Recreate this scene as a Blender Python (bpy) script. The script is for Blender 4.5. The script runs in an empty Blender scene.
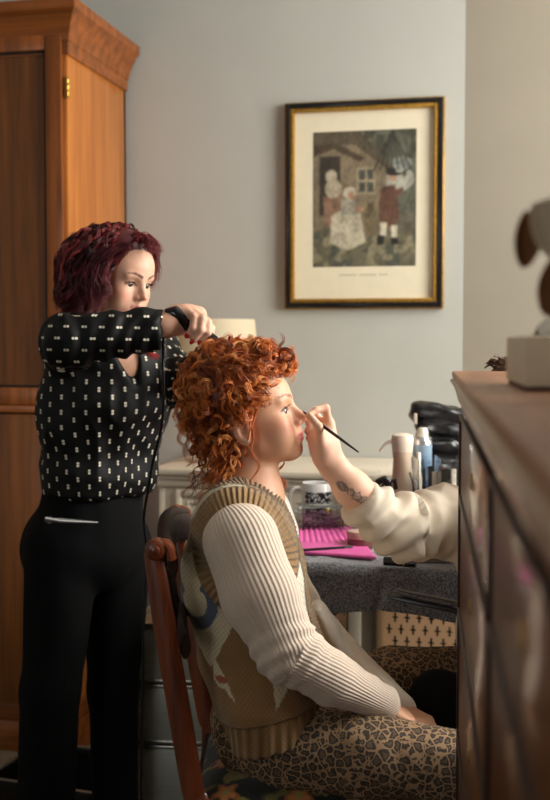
import bpy, bmesh, math, random
import numpy as np
from mathutils import Vector, Matrix
random.seed(7); RNG = np.random.default_rng(7)
C = bpy.context.scene.collection
SC = bpy.context.scene
PI = math.pi
# ---------------------------------------------------------------- camera
EYE = 1.34; FPX = 1111.0
YAW = math.radians(12.4); PITCH = math.radians(3.09)
cam_d = bpy.data.cameras.new('camera'); cam = bpy.data.objects.new('camera', cam_d); C.objects.link(cam)
SC.camera = cam
cam.location = (0, 0, EYE)
cam.rotation_euler = (PI/2 - PITCH, 0, YAW)
cam_d.sensor_fit = 'HORIZONTAL'; cam_d.sensor_width = 36; cam_d.lens = FPX/550*36
cam_d.clip_start = 0.05
cam_d.dof.use_dof = True; cam_d.dof.focus_distance = 2.27; cam_d.dof.aperture_fstop = 5.0
CR = np.array([math.cos(YAW), math.sin(YAW), 0.])
CF0 = np.array([-math.sin(YAW), math.cos(YAW), 0.])
CF = CF0*math.cos(PITCH) + np.array([0, 0, -math.sin(PITCH)])
CU = np.cross(CR, CF)
ORG = np.array([0, 0, EYE])
Rr, Ff, Zz = CR, CF0, np.array([0, 0, 1.])
def P(u, v, d):
    return ORG + CF*d + CR*((u-275)/FPX*d) + CU*((400-v)/FPX*d)
def A(*x): return np.array(x, dtype=float)
# ---------------------------------------------------------------- materials
def new_mat(name):
    m = bpy.data.materials.new(name); m.use_nodes = True
    nt = m.node_tree; b = nt.nodes['Principled BSDF']
    return m, nt, b
def setp(b, **k):
    names = dict(color='Base Color', rough='Roughness', metal='Metallic', spec='Specular IOR Level', sheen='Sheen Weight',
                 coat='Coat Weight', coatr='Coat Roughness', trans='Transmission Weight', ior='IOR', sss='Subsurface Weight', alpha='Alpha',
                 emit='Emission Color', emits='Emission Strength')
    for a, v in k.items():
        if a in ('color', 'emit'): v = (*v[:3], 1)
        b.inputs[names[a]].default_value = v
def lin(c):
    return tuple(((x/255)/12.92 if x/255 <= .04045 else ((x/255+.055)/1.055)**2.4) for x in c)
def N(nt, typ, **k):
    n = nt.nodes.new(typ)
    for a, v in k.items(): setattr(n, a, v)
    return n
def mth(nt, op, a, b=None, c=None):
    n = nt.nodes.new('ShaderNodeMath'); n.operation = op
    for i, x in enumerate((a, b, c)):
        if x is None: continue
        if isinstance(x, (int, float)): n.inputs[i].default_value = x
        else: nt.links.new(x, n.inputs[i])
    return n.outputs[0]
def ramp(nt, fac, stops):
    r = nt.nodes.new('ShaderNodeValToRGB'); nt.links.new(fac, r.inputs[0])
    e = r.color_ramp.elements
    while len(e) < len(stops): e.new(0.5)
    for el, (p, c) in zip(e, stops): el.position = p; el.color = (*c[:3], 1)
    return r.outputs[0]
def mixc(nt, fac, a, b, blend='MIX'):
    n = nt.nodes.new('ShaderNodeMix'); n.data_type = 'RGBA'; n.blend_type = blend
    for s, x in ((0, fac), (6, a), (7, b)):
        if isinstance(x, (int, float)): n.inputs[s].default_value = x
        elif isinstance(x, tuple): n.inputs[s].default_value = (*x[:3], 1)
        else: nt.links.new(x, n.inputs[s])
    return n.outputs[2]
def bump(nt, b, h, strength=.3, dist=.002):
    n = nt.nodes.new('ShaderNodeBump'); n.inputs['Strength'].default_value = strength; n.inputs['Distance'].default_value = dist
    nt.links.new(h, n.inputs['Height'])
    prev = b.inputs['Normal'].links
    if prev: nt.links.new(prev[0].from_socket, n.inputs['Normal'])
    nt.links.new(n.outputs[0], b.inputs['Normal'])
def noise(nt, scale, detail=3, vec=None, stretch=None, rough=.5):
    n = nt.nodes.new('ShaderNodeTexNoise'); n.inputs['Scale'].default_value = scale; n.inputs['Detail'].default_value = detail
    n.inputs['Roughness'].default_value = rough
    if vec is None:
        tc = nt.nodes.new('ShaderNodeTexCoord'); vec = tc.outputs['Object']
    if stretch:
        mp = nt.nodes.new('ShaderNodeMapping'); mp.inputs['Scale'].default_value = stretch
        nt.links.new(vec, mp.inputs[0]); vec = mp.outputs[0]
    nt.links.new(vec, n.inputs['Vector'])
    return n.outputs['Fac']
def mat(name, rgb, rough=.5, var=.12, nscale=30, bmp=0, bscale=200, stretch=None, **k):
    """plain surface with a little procedural variation; rgb are 0-255 display values"""
    m, nt, b = new_mat(name); c = lin(rgb)
    setp(b, rough=rough, **k)
    f = noise(nt, nscale, 3, stretch=stretch)
    lo = tuple(x*(1-var) for x in c); hi = tuple(min(1, x*(1+var)) for x in c)
    nt.links.new(ramp(nt, f, [(.3, lo), (.7, hi)]), b.inputs['Base Color'])
    if bmp: bump(nt, b, noise(nt, bscale, 2), bmp, .001)
    return m
def wood(name, dark, light, scale=1., axis='z', rough=.35, coat=.3, coatr=.12):
    m, nt, b = new_mat(name); setp(b, rough=rough, coat=coat, coatr=coatr)
    st = {'z': (14, 14, .8), 'x': (.8, 14, 14), 'y': (14, .8, 14)}[axis]
    f1 = noise(nt, 2.2*scale, 5, stretch=st, rough=.6); 
    st2 = tuple(s*6 if s > 1 else s*2 for s in st)
    f2 = noise(nt, 3*scale, 3, stretch=st2)
    f = mth(nt, 'ADD', mth(nt, 'MULTIPLY', f1, .75), mth(nt, 'MULTIPLY', f2, .25))
    nt.links.new(ramp(nt, f, [(.36, lin(dark)), (.64, lin(light))]), b.inputs['Base Color'])
    bump(nt, b, f2, .12, .0006)
    return m
def colmat(name, rough=.6, bmp=0, bscale=300, ribs=0, **k):
    """colour comes from the vertex colours Col, optional knit ribs from attribute rib"""
    m, nt, b = new_mat(name); setp(b, rough=rough, **k)
    a = N(nt, 'ShaderNodeAttribute', attribute_name='Col')
    nt.links.new(a.outputs['Color'], b.inputs['Base Color'])
    if bmp: bump(nt, b, noise(nt, bscale, 2), bmp, .001)
    if ribs:
        r = N(nt, 'ShaderNodeAttribute', attribute_name='rib')
        s = mth(nt, 'SINE', r.outputs['Fac'])
        bump(nt, b, s, ribs, .0022)
    return m
# ---------------------------------------------------------------- object making
def link(o, parent=None):
    C.objects.link(o)
    if parent is not None: o.parent = parent
    return o
def tag(o, label=None, cat=None, group=None, kind=None):
    if label: o['label'] = label
    if cat: o['category'] = cat
    if group: o['group'] = group
    if kind: o['kind'] = kind
    return o
def thing(name, loc, label, cat, group=None, rz=0):
    o = bpy.data.objects.new(name, None); C.objects.link(o); o.location = tuple(loc); o.rotation_euler = (0, 0, rz)
    o.empty_display_size = .1
    return tag(o, label, cat, group)
def wloc(o):
    p = np.zeros(3)
    while o is not None: p = p + np.array(o.location); o = o.parent
    return p
def smooth(me, flag=True):
    me.polygons.foreach_set('use_smooth', [flag]*len(me.polygons))
def obj_bm(name, bm, m, parent=None, smooth_angle=35, world=False):
    """bm in the parent's coordinates, or in world coordinates when world=True"""
    if world and parent is not None:
        bmesh.ops.translate(bm, verts=bm.verts, vec=Vector(-wloc(parent)))
    bmesh.ops.recalc_face_normals(bm, faces=bm.faces)
    me = bpy.data.meshes.new(name); bm.to_mesh(me); bm.free()
    o = bpy.data.objects.new(name, me)
    for mm in (m if isinstance(m, (list, tuple)) else [m]): me.materials.append(mm)
    if smooth_angle:
        smooth(me)
        try: me.set_sharp_from_angle(angle=math.radians(smooth_angle))
        except Exception: pass
    return link(o, parent)
def obj_np(name, V, F, m, parent=None, cols=None, attrs=None, sm=True, world=True):
    V = np.asarray(V, dtype=np.float64)
    if parent is not None and world: V = V - wloc(parent)
    me = bpy.data.meshes.new(name)
    n = len(V); nf = len(F); k = F.shape[1]
    me.vertices.add(n); me.vertices.foreach_set('co', V.astype(np.float32).ravel())
    me.loops.add(nf*k); me.loops.foreach_set('vertex_index', F.astype(np.int32).ravel())
    me.polygons.add(nf); me.polygons.foreach_set('loop_start', np.arange(0, nf*k, k, dtype=np.int32))
    me.polygons.foreach_set('loop_total', np.full(nf, k, dtype=np.int32))
    me.update(calc_edges=True); me.validate()
    if cols is not None:
        a = me.color_attributes.new('Col', 'FLOAT_COLOR', 'POINT')
        c4 = np.ones((n, 4), dtype=np.float32); c4[:, :3] = cols
        a.data.foreach_set('color', c4.ravel())
    for an, av in (attrs or {}).items():
        av = np.asarray(av, dtype=np.float32)
        if av.ndim == 1:
            at = me.attributes.new(an, 'FLOAT', 'POINT'); at.data.foreach_set('value', av)
        else:
            at = me.attributes.new(an, 'FLOAT_VECTOR', 'POINT'); at.data.foreach_set('vector', av.ravel())
    if sm: smooth(me)
    me.materials.append(m)
    o = bpy.data.objects.new(name, me)
    return link(o, parent)
def bevel_all(bm, r, seg=2):
    if r > 0:
        bmesh.ops.bevel(bm, geom=list(bm.edges), offset=r, segments=seg, affect='EDGES', profile=.5, clamp_overlap=True)
def add_box(bm, lo, hi, r=0, M=None):
    t = bmesh.new()
    bmesh.ops.create_cube(t, size=1)
    for v in t.verts:
        v.co = Vector([(lo[i]+hi[i])/2 + v.co[i]*(hi[i]-lo[i]) for i in range(3)])
    bevel_all(t, r)
    if M is not None: bmesh.ops.transform(t, matrix=M, verts=t.verts)
    merge(bm, t)
def merge(bm, t):
    me = bpy.data.meshes.new('tmp'); t.to_mesh(me); t.free(); bm.from_mesh(me); bpy.data.meshes.remove(me)
def box(lo, hi, r=0, M=None):
    bm = bmesh.new(); add_box(bm, lo, hi, r, M); return bm
def add_lathe(bm, prof, seg=32, M=None, cap=True):
    """prof = [(radius, z), ...] bottom to top"""
    t = bmesh.new(); rings = []
    for r, z in prof:
        rings.append([t.verts.new((r*math.cos(2*PI*i/seg), r*math.sin(2*PI*i/seg), z)) for i in range(seg)])
    for a, b in zip(rings, rings[1:]):
        for i in range(seg):
            t.faces.new((a[i], a[(i+1) % seg], b[(i+1) % seg], b[i]))
    if cap:
        t.faces.new(rings[0][::-1]); t.faces.new(rings[-1])
    if M is not None: bmesh.ops.transform(t, matrix=M, verts=t.verts)
    merge(bm, t)
def lathe(prof, seg=32, M=None, cap=True):
    bm = bmesh.new(); add_lathe(bm, prof, seg, M, cap); return bm
def add_tube(bm, pts, rad, seg=10, flat=None, cap=True):
    pts = [np.asarray(p, float) for p in pts]; n = len(pts)
    if not hasattr(rad, '__len__'): rad = [rad]*n
    ref = np.array([0, 0, 1.]); rings = []
    t0 = pts[1]-pts[0]
    if abs(t0[2])/np.linalg.norm(t0) > .9: ref = np.array([1., 0, 0])
    for i, p in enumerate(pts):
        t = pts[min(i+1, n-1)]-pts[max(i-1, 0)]; t = t/np.linalg.norm(t)
        a = np.cross(t, ref); a /= np.linalg.norm(a)+1e-9; b = np.cross(a, t); ref = b
        fa, fb = flat or (1, 1)
        rings.append([bm.verts.new(Vector(p + a*fa*rad[i]*math.cos(2*PI*j/seg) + b*fb*rad[i]*math.sin(2*PI*j/seg))) for j in range(seg)])
    for q, w in zip(rings, rings[1:]):
        for j in range(seg):
            bm.faces.new((q[j], q[(j+1) % seg], w[(j+1) % seg], w[j]))
    if cap: bm.faces.new(rings[0][::-1]); bm.faces.new(rings[-1])
def tube(pts, rad, seg=10, flat=None):
    bm = bmesh.new(); add_tube(bm, pts, rad, seg, flat); return bm
def spline(pts, n=40):
    """Catmull-Rom through points (any dimension)"""
    p = np.asarray(pts, float); p = np.vstack([2*p[0]-p[1], p, 2*p[-1]-p[-2]])
    m = len(p)-3; out = []
    for s in np.linspace(0, m-1e-6, n):
        i = int(s); t = s-i; a, b, c, d = p[i:i+4]
        out.append(.5*((2*b) + (c-a)*t + (2*a-5*b+4*c-d)*t*t + (3*b-a-3*c+d)*t**3))
    return np.array(out)
def add_prism(bm, poly, origin, ax, ay, an, th, r=0):
    """extrude 2-D polygon (in axes ax, ay) along an by th"""
    t = bmesh.new(); o = np.asarray(origin, float)
    lo = [t.verts.new(Vector(o + ax*x + ay*y)) for x, y in poly]
    hi = [t.verts.new(Vector(o + ax*x + ay*y + an*th)) for x, y in poly]
    t.faces.new(lo[::-1]); t.faces.new(hi); n = len(poly)
    for i in range(n): t.faces.new((lo[i], lo[(i+1) % n], hi[(i+1) % n], hi[i]))
    bmesh.ops.recalc_face_normals(t, faces=t.faces)
    bevel_all(t, r)
    merge(bm, t)
# ---------------------------------------------------------------- numpy value noise
_H = RNG.random(4096)
def _h(i, j, k):
    return _H[(i*73856093 ^ j*19349663 ^ k*83492791) & 4095]
def vnoise(V, f):
    q = np.asarray(V)*f + 1000.; i = np.floor(q).astype(np.int64); t = q-i; t = t*t*(3-2*t)
    r = 0
    for a in (0, 1):
        for b in (0, 1):
            for c in (0, 1):
                w = (t[:, 0] if a else 1-t[:, 0])*(t[:, 1] if b else 1-t[:, 1])*(t[:, 2] if c else 1-t[:, 2])
                r = r + w*_h(i[:, 0]+a, i[:, 1]+b, i[:, 2]+c)
    return r
# ---------------------------------------------------------------- implicit surfaces
def nrm(v): v = np.asarray(v, float); return v/(np.linalg.norm(v)+1e-12)
def smin(a, b, k):
    if k <= 0: return np.minimum(a, b)
    h = np.maximum(k-np.abs(a-b), 0)/k
    return np.minimum(a, b)-h*h*k*.25
class Body:
    def __init__(s): s.ops = []
    def cone(s, a, b, ra, rb, k=.02, sq=None, op='add'):
        """rounded cone; sq=(direction, factor) squeezes it along a direction"""
        a = np.asarray(a, float); b = np.asarray(b, float); m = max(ra, rb)*max(1, (sq[1] if sq else 1))
        ba = b-a; l2 = ba@ba+1e-12
        def fn(X, Y, Z):
            px, py, pz = X-a[0], Y-a[1], Z-a[2]
            t = np.clip((px*ba[0]+py*ba[1]+pz*ba[2])/l2, 0, 1)
            px, py, pz = px-t*ba[0], py-t*ba[1], pz-t*ba[2]
            if sq:
                w, f = nrm(sq[0]), sq[1]; q = (px*w[0]+py*w[1]+pz*w[2])*(1/f-1)
                px, py, pz = px+q*w[0], py+q*w[1], pz+q*w[2]
            return np.sqrt(px*px+py*py+pz*pz)-(ra+(rb-ra)*t)
        s.ops.append((op, k, fn, np.minimum(a, b)-m, np.maximum(a, b)+m)); return s
    def chain(s, pts, rad, k=.02, sq=None):
        for i in range(len(pts)-1): s.cone(pts[i], pts[i+1], rad[i], rad[i+1], k, sq)
        return s
    def ell(s, c, ax, R=None, k=.02, op='add'):
        c = np.asarray(c, float); ax = np.asarray(ax, float); R = np.eye(3) if R is None else np.asarray(R, float)  # rows = local axes
        ext = np.sqrt(((R*ax[:, None])**2).sum(0))
        def fn(X, Y, Z):
            px, py, pz = X-c[0], Y-c[1], Z-c[2]
            l = [R[i, 0]*px+R[i, 1]*py+R[i, 2]*pz for i in range(3)]
            k0 = np.sqrt(sum((l[i]/ax[i])**2 for i in range(3)))
            k1 = np.sqrt(sum((l[i]/ax[i]**2)**2 for i in range(3)))+1e-9
            return k0*(k0-1)/k1
        s.ops.append((op, k, fn, c-ext, c+ext)); return s
    def half(s, p, n, lo, hi, k=0, op='cut'):
        """cut away the side that n points to, inside the box lo..hi"""
        p = np.asarray(p, float); n = nrm(n)
        def fn(X, Y, Z): return -((X-p[0])*n[0]+(Y-p[1])*n[1]+(Z-p[2])*n[2])
        s.ops.append((op, k, fn, np.asarray(lo, float), np.asarray(hi, float))); return s
    def mesh(s, h, fine=(), pad=.02):
        """fine = [(axis, lo, hi, h)]"""
        lo = np.min([o[3] for o in s.ops if o[0] == 'add'], axis=0)-pad
        hi = np.max([o[4] for o in s.ops if o[0] == 'add'], axis=0)+pad
        ax = []
        for i in range(3):
            x = lo[i]; c = [x]
            while x < hi[i]:
                st = h
                for (a, f0, f1, fh) in fine:
                    if a == i and f0 <= x <= f1: st = min(st, fh)
                x += st; c.append(x)
            ax.append(np.array(c))
        shp = tuple(len(a) for a in ax)
        F = np.full(shp, .5, dtype=np.float32)
        for op, k, fn, l, u in s.ops:
            m = k + 2.5*h + .006
            sl = tuple(slice(max(0, np.searchsorted(ax[i], l[i]-m)-1), min(shp[i], np.searchsorted(ax[i], u[i]+m)+1)) for i in range(3))
            if any(q.stop-q.start < 2 for q in sl): continue
            X = ax[0][sl[0]][:, None, None].astype(np.float32); Y = ax[1][sl[1]][None, :, None].astype(np.float32); Z = ax[2][sl[2]][None, None, :].astype(np.float32)
            d = fn(X, Y, Z).astype(np.float32); g = F[sl]
            F[sl] = smin(g, d, k) if op == 'add' else -smin(-g, d, k)
        return surface_nets(F, ax)
def surface_nets(F, ax):
    S = F < 0
    nx, ny, nz = F.shape
    cnt = np.zeros((nx-1, ny-1, nz-1), dtype=np.int8)
    for a in (0, 1):
        for b in (0, 1):
            for c in (0, 1):
                cnt += S[a:nx-1+a, b:ny-1+b, c:nz-1+c]
    act = (cnt > 0) & (cnt < 8)
    I, J, K = np.nonzero(act); n = len(I)
    idx = np.full(act.shape, -1, dtype=np.int32); idx[I, J, K] = np.arange(n)
    acc = np.zeros((n, 3)); num = np.zeros(n)
    X = [ax[0], ax[1], ax[2]]
    base = [I, J, K]
    for axis in range(3):
        o1, o2 = [q for q in range(3) if q != axis]
        for a in (0, 1):
            for b in (0, 1):
                off = [0, 0, 0]; off[o1] = a; off[o2] = b
                i0 = [base[q]+off[q] for q in range(3)]; i1 = list(i0); i1[axis] = i1[axis]+1
                f0 = F[i0[0], i0[1], i0[2]]; f1 = F[i1[0], i1[1], i1[2]]
                m = (f0 < 0) != (f1 < 0)
                t = np.where(m, f0/(f0-f1+1e-12), 0)
                p = np.stack([X[q][i0[q]] for q in range(3)], 1).astype(float)
                p[:, axis] += t*(X[axis][i1[axis]]-X[axis][i0[axis]])
                acc += p*m[:, None]; num += m
    V = acc/num[:, None]
    faces = []
    for axis in range(3):
        o1, o2 = [(1, 2), (2, 0), (0, 1)][axis]
        sl0 = [slice(None)]*3; sl1 = [slice(None)]*3
        sl0[axis] = slice(0, -1); sl1[axis] = slice(1, None)
        A0 = S[tuple(sl0)]; A1 = S[tuple(sl1)]
        E = A0 != A1
        e = np.array(np.nonzero(E)); 
        ok = (e[o1] > 0) & (e[o2] > 0) & (e[o1] < F.shape[o1]-1) & (e[o2] < F.shape[o2]-1)
        e = e[:, ok]
        def cell(d1, d2):
            q = e.copy(); q[o1] += d1; q[o2] += d2
            return idx[q[0], q[1], q[2]]
        quad = np.stack([cell(-1, -1), cell(0, -1), cell(0, 0), cell(-1, 0)], 1)
        fl = A0[e[0], e[1], e[2]]
        quad[~fl] = quad[~fl][:, ::-1]
        faces.append(quad)
    Fc = np.vstack(faces); Fc = Fc[(Fc >= 0).all(1)]
    return V, Fc
def vnormals(V, F):
    fn = np.cross(V[F[:, 2]]-V[F[:, 0]], V[F[:, 3]]-V[F[:, 1]])
    n = np.zeros_like(V)
    for i in range(4): np.add.at(n, F[:, i], fn)
    return n/(np.linalg.norm(n, axis=1)[:, None]+1e-12)
def relax(V, F, it=2, f=.5):
    n = len(V)
    for _ in range(it):
        s = np.zeros_like(V); c = np.zeros(n)
        for a, b in ((0, 1), (1, 2), (2, 3), (3, 0)):
            np.add.at(s, F[:, a], V[F[:, b]]); np.add.at(c, F[:, a], 1)
            np.add.at(s, F[:, b], V[F[:, a]]); np.add.at(c, F[:, b], 1)
        V = V + f*(s/np.maximum(c, 1)[:, None]-V)
    return V
def chain_uv(V, pts, ref):
    """for each vertex: distance along the chain, angle about it, distance to it"""
    best = np.full(len(V), 1e9); T = np.zeros(len(V)); PH = np.zeros(len(V)); acc = 0
    for a, b in zip(pts, pts[1:]):
        a = np.asarray(a); b = np.asarray(b); ba = b-a; L = np.linalg.norm(ba); w = ba/L
        t = np.clip((V-a)@w/L, 0, 1); q = V-a-t[:, None]*ba; d = np.linalg.norm(q, axis=1)
        e1 = nrm(np.asarray(ref)-w*(w@ref)); e2 = np.cross(w, e1)
        m = d < best
        T[m] = (acc+((V-a)@w))[m]; PH[m] = np.arctan2(q@e2, q@e1)[m]; best[m] = d[m]; acc += L
    return T, PH, best
# ---------------------------------------------------------------- hair strands
def strand_mesh(paths, rad, sides=4):
    """paths (n, m, 3); rad (n, m)"""
    n, m, _ = paths.shape
    T = np.gradient(paths, axis=1); T /= np.linalg.norm(T, axis=2)[..., None]+1e-12
    ref = np.tile(nrm(A(.3, .5, .81)), (n, 1))
    Av = np.zeros_like(T); Bv = np.zeros_like(T)
    for i in range(m):
        a = np.cross(T[:, i], ref); a /= np.linalg.norm(a, axis=1)[:, None]+1e-9
        b = np.cross(a, T[:, i]); ref = b; Av[:, i] = a; Bv[:, i] = b
    ang = np.arange(sides)*2*PI/sides
    V = paths[:, :, None] + rad[:, :, None, None]*(Av[:, :, None]*np.cos(ang)[:, None] + Bv[:, :, None]*np.sin(ang)[:, None])
    base = (np.arange(n)*m*sides)[:, None, None] + (np.arange(m-1)*sides)[None, :, None]
    j = np.arange(sides)[None, None]; j2 = (j+1) % sides
    F = np.stack([base+j, base+j2, base+sides+j2, base+sides+j], -1).reshape(-1, 4)
    return V.reshape(-1, 3), F, sides*m
def lock(ctr, R, turns, n=34, nb=6, spread=.35, jit=.0012, phase=None, taper=True):
    """bundle of strands curling about a centre line; ctr (k,3)"""
    c = spline(ctr, n); t = np.linspace(0, 1, n)
    T = np.gradient(c, axis=0); T /= np.linalg.norm(T, axis=1)[:, None]+1e-9
    ref = nrm(A(random.uniform(-1, 1), random.uniform(-1, 1), random.uniform(-1, 1)))
    E1 = np.zeros_like(T); E2 = np.zeros_like(T)
    for i in range(n):
        a = np.cross(T[i], ref); a /= np.linalg.norm(a)+1e-9; E1[i] = a; ref = np.cross(a, T[i]); E2[i] = ref
    ph0 = random.uniform(0, 2*PI) if phase is None else phase; out = []
    sg = random.choice((-1, 1))
    for b in range(nb):
        ph = ph0 + sg*2*PI*turns*t + spread*(b/(nb-1)-.5)*2 if nb > 1 else ph0+sg*2*PI*turns*t
        rr = R*(1-.25*t)*np.minimum(1, t*5+.15)*random.uniform(.88, 1.12)
        off = np.array([random.gauss(0, jit) for _ in range(3)])
        off2 = np.array([random.gauss(0, jit*1.5) for _ in range(3)])
        out.append(c + E1*(rr*np.cos(ph))[:, None] + E2*(rr*np.sin(ph))[:, None] + off + off2*t[:, None])
    return out
KEYP=110.; REARP=14.; EXPO=0.0
QH = .0032
KEYP=95.; REARP=8.; EXPO=.22
# ================================================================ THE ROOM
m_wall = mat('wall_paint', (180, 180, 172), .85, .02, 6, .05, 400)
m_wall_dim = mat('wall_paint_dim', (166, 158, 142), .85, .02, 6)  # wall paint again, with this wall's weaker, warmer light in its colour
m_ceil = mat('ceiling_paint', (200, 196, 188), .9, .02)
m_floor = mat('floor_carpet', (120, 104, 80), .95, .25, 60, .5, 500)
m_white = mat('white_gloss', (225, 218, 204), .4, .04, 8)
WY = 3.85
def struct(name, bm, m, **k):
    return tag(obj_bm(name, bm, m, None, 30), kind='structure', **k)
struct('floor', box((-3.2, -1.6, -.08), (1.3, WY+.12, 0)), m_floor)
struct('ceiling', box((-3.2, -1.6, 2.9), (1.3, WY+.12, 3.0)), m_ceil)
struct('wall_back', box((-3.2, WY, 0), (-.10, WY+.12, 2.9)), m_wall)
bm = bmesh.new(); add_prism(bm, [(-.19, WY), (1.1, WY-.31), (1.1, WY+.1), (-.19, WY+.1)], (0, 0, 0), A(1, 0, 0), A(0, 1, 0), A(0, 0, 1), 2.9)
struct('wall_canted', bm, m_wall_dim)
struct('wall_left', box((-3.3, -1.6, 0), (-3.2, WY+.12, 2.9)), m_wall)
# right wall with the window opening
WX = 1.0; W0, W1, WZ0, WZ1 = 1.95, 3.40, 1.15, 2.78
bm = bmesh.new()
for lo, hi in (((WX, -1.6, 0), (WX+.2, W0, 2.9)), ((WX, W1, 0), (WX+.2, WY+.12, 2.9)), ((WX, W0, 0), (WX+.2, W1, WZ0)), ((WX, W0, WZ1), (WX+.2, W1, 2.9))):
    add_box(bm, lo, hi)
struct('wall_right', bm, m_wall)
bm = bmesh.new()
for y in (W0+.03, (W0+W1)/2, W1-.03): add_box(bm, (WX+.08, y-.025, WZ0), (WX+.13, y+.025, WZ1), .004)
for z in (WZ0+.03, (WZ0+WZ1)/2, WZ1-.03): add_box(bm, (WX+.08, W0, z-.025), (WX+.13, W1, z+.025), .004)
struct('window_1', bm, m_white)
# wall behind the camera with an added opening for the fill lamp
BX0, BX1, BZ0, BZ1 = -2.4, -1.2, .9, 2.3
bm = bmesh.new()
for lo, hi in (((-3.2, -1.7, 0), (BX0, -1.6, 2.9)), ((BX1, -1.7, 0), (1.3, -1.6, 2.9)), ((BX0, -1.7, 0), (BX1, -1.6, BZ0)), ((BX0, -1.7, BZ1), (BX1, -1.6, 2.9))):
    add_box(bm, lo, hi)
struct('wall_rear', bm, m_wall)
struct('baseboard_back', box((-3.2, WY-.02, 0), (-.12, WY, .16), .004), m_white)
# ---------------------------------------------------------------- light
def area(name, loc, rot, sx, sy, power, col):
    l = bpy.data.lights.new(name, 'AREA'); l.shape = 'RECTANGLE'; l.size = sx; l.size_y = sy; l.energy = power; l.color = col
    o = bpy.data.objects.new(name, l); C.objects.link(o); o.location = loc; o.rotation_euler = rot; return o
area('window_daylight', (WX+.3, (W0+W1)/2, (WZ0+WZ1)/2+.12), (0, math.radians(78), 0), 1.6, 1.4, KEYP, (1.0, .965, .91))
area('rear_fill', ((BX0+BX1)/2, -1.75, 1.6), (math.radians(90), 0, 0), 1.15, 1.35, REARP, (.97, .98, 1.0))  # added soft lamp behind the camera, lifts the near sides
w = bpy.data.worlds.new('world'); SC.world = w; w.use_nodes = True
w.node_tree.nodes['Background'].inputs[0].default_value = (.85, .92, 1, 1); w.node_tree.nodes['Background'].inputs[1].default_value = 1.0
SC.view_settings.view_transform = 'Standard'; SC.view_settings.look = 'None'; SC.view_settings.gamma = 1
SC.view_settings.exposure = EXPO
# ================================================================ WARDROBE
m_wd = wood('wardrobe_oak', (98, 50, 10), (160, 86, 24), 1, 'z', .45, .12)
m_wdl = wood('wardrobe_lit_side_oak', (156, 88, 30), (194, 120, 48), 1, 'z', .42, .3)  # paler than the front: window light on the side put into its colour
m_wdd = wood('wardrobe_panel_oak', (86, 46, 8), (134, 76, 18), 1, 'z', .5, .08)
m_wdx = wood('wardrobe_cornice_oak', (104, 54, 14), (160, 88, 30), 1, 'x', .42, .15)
m_brass = mat('brass', (190, 150, 70), .3, .1, metal=1)
m_dark = mat('dark_gap', (14, 8, 5), .8)
X1 = -1.393; X0 = X1-1.25; YF = 3.305; YB = 3.835; HB = 2.286
wd = thing('wardrobe', ((X0+X1)/2, (YF+YB)/2, 0), 'tall golden-brown wooden wardrobe with a moulded cornice, standing against the back wall', 'wardrobe')
bm = bmesh.new()
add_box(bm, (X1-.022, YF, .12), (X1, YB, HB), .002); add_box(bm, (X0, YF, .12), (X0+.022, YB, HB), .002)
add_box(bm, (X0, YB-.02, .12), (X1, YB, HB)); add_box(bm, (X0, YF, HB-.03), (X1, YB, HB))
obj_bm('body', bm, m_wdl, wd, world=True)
bm = bmesh.new()
add_box(bm, (X0-.012, YF-.014, 0), (X1+.012, YB, .1), .004); add_box(bm, (X0-.004, YF-.006, .1), (X1+.004, YB, .17), .006)
obj_bm('plinth', bm, m_wdx, wd, world=True)
# cornice: profile swept round front and side
bm = bmesh.new()
prof = [(0, -.055), (.010, -.055), (.010, -.018), (.016, -.012), (.018, 0), (.024, .012), (.035, .035), (.052, .060), (.066, .070), (.068, .074), (.068, .100), (0, .100)]
def ring(o, z):
    return [(X0-o*.8, YB), (X0-o*.8, YF-o), (X1+o*.8, YF-o), (X1+o*.8, YB)]
loops = [[bm.verts.new((x, y, HB+z)) for x, y in ring(o, z)] for o, z in prof]
for a, b in zip(loops, loops[1:]):
    for i in range(3): bm.faces.new((a[i], a[i+1], b[i+1], b[i]))
bm.faces.new(loops[-1])
obj_bm('cornice', bm, m_wdx, wd, smooth_angle=20, world=True)
def zpx(v, d=3.53): return EYE-(v-340)/FPX*d
def framed_door(x0, x1, z0, z1, name, right_hinge=True):
    st = .055; bm = bmesh.new()
    for lo, hi in (((x0, YF-.02, z0), (x0+st, YF, z1)), ((x1-st, YF-.02, z0), (x1, YF, z1)), ((x0+st, YF-.02, z1-st), (x1-st, YF, z1)), ((x0+st, YF-.02, z0), (x1-st, YF, z0+st))):
        add_box(bm, lo, hi, .003)
    d = obj_bm(name, bm, m_wd, wd, world=True)
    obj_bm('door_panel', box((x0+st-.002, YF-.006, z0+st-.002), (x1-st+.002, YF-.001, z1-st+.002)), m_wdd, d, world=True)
    bm = bmesh.new(); a, b, c, e = x0+st, x1-st, z0+st, z1-st
    for lo, hi in (((a, YF-.012, c), (a+.008, YF-.006, e)), ((b-.008, YF-.012, c), (b, YF-.006, e)), ((a, YF-.012, c), (b, YF-.006, c+.008)), ((a, YF-.012, e-.008), (b, YF-.006, e))):
        add_box(bm, lo, hi, .002)
    obj_bm('panel_bead', bm, m_dark, d, world=True)
    return d
xm = (X0+X1)/2
zt = zpx(44); zmid = zpx(383); zlow = zpx(413)
for (a, b) in ((X0+.012, xm-.002), (xm+.002, X1-.012)):
    dd = framed_door(a, b, zmid-.07, zt+.02, 'door')
    kx = xm-.04 if b < xm else xm+.04
    bm = bmesh.new(); add_lathe(bm, [(.006, 0), (.006, .012), (.014, .018), (.016, .026), (.010, .034)], 16, Matrix.Translation((kx, YF-.02, 1.25)) @ Matrix.Rotation(PI/2, 4, 'X'))
    obj_bm('knob', bm, m_brass, dd, world=True)
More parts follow.
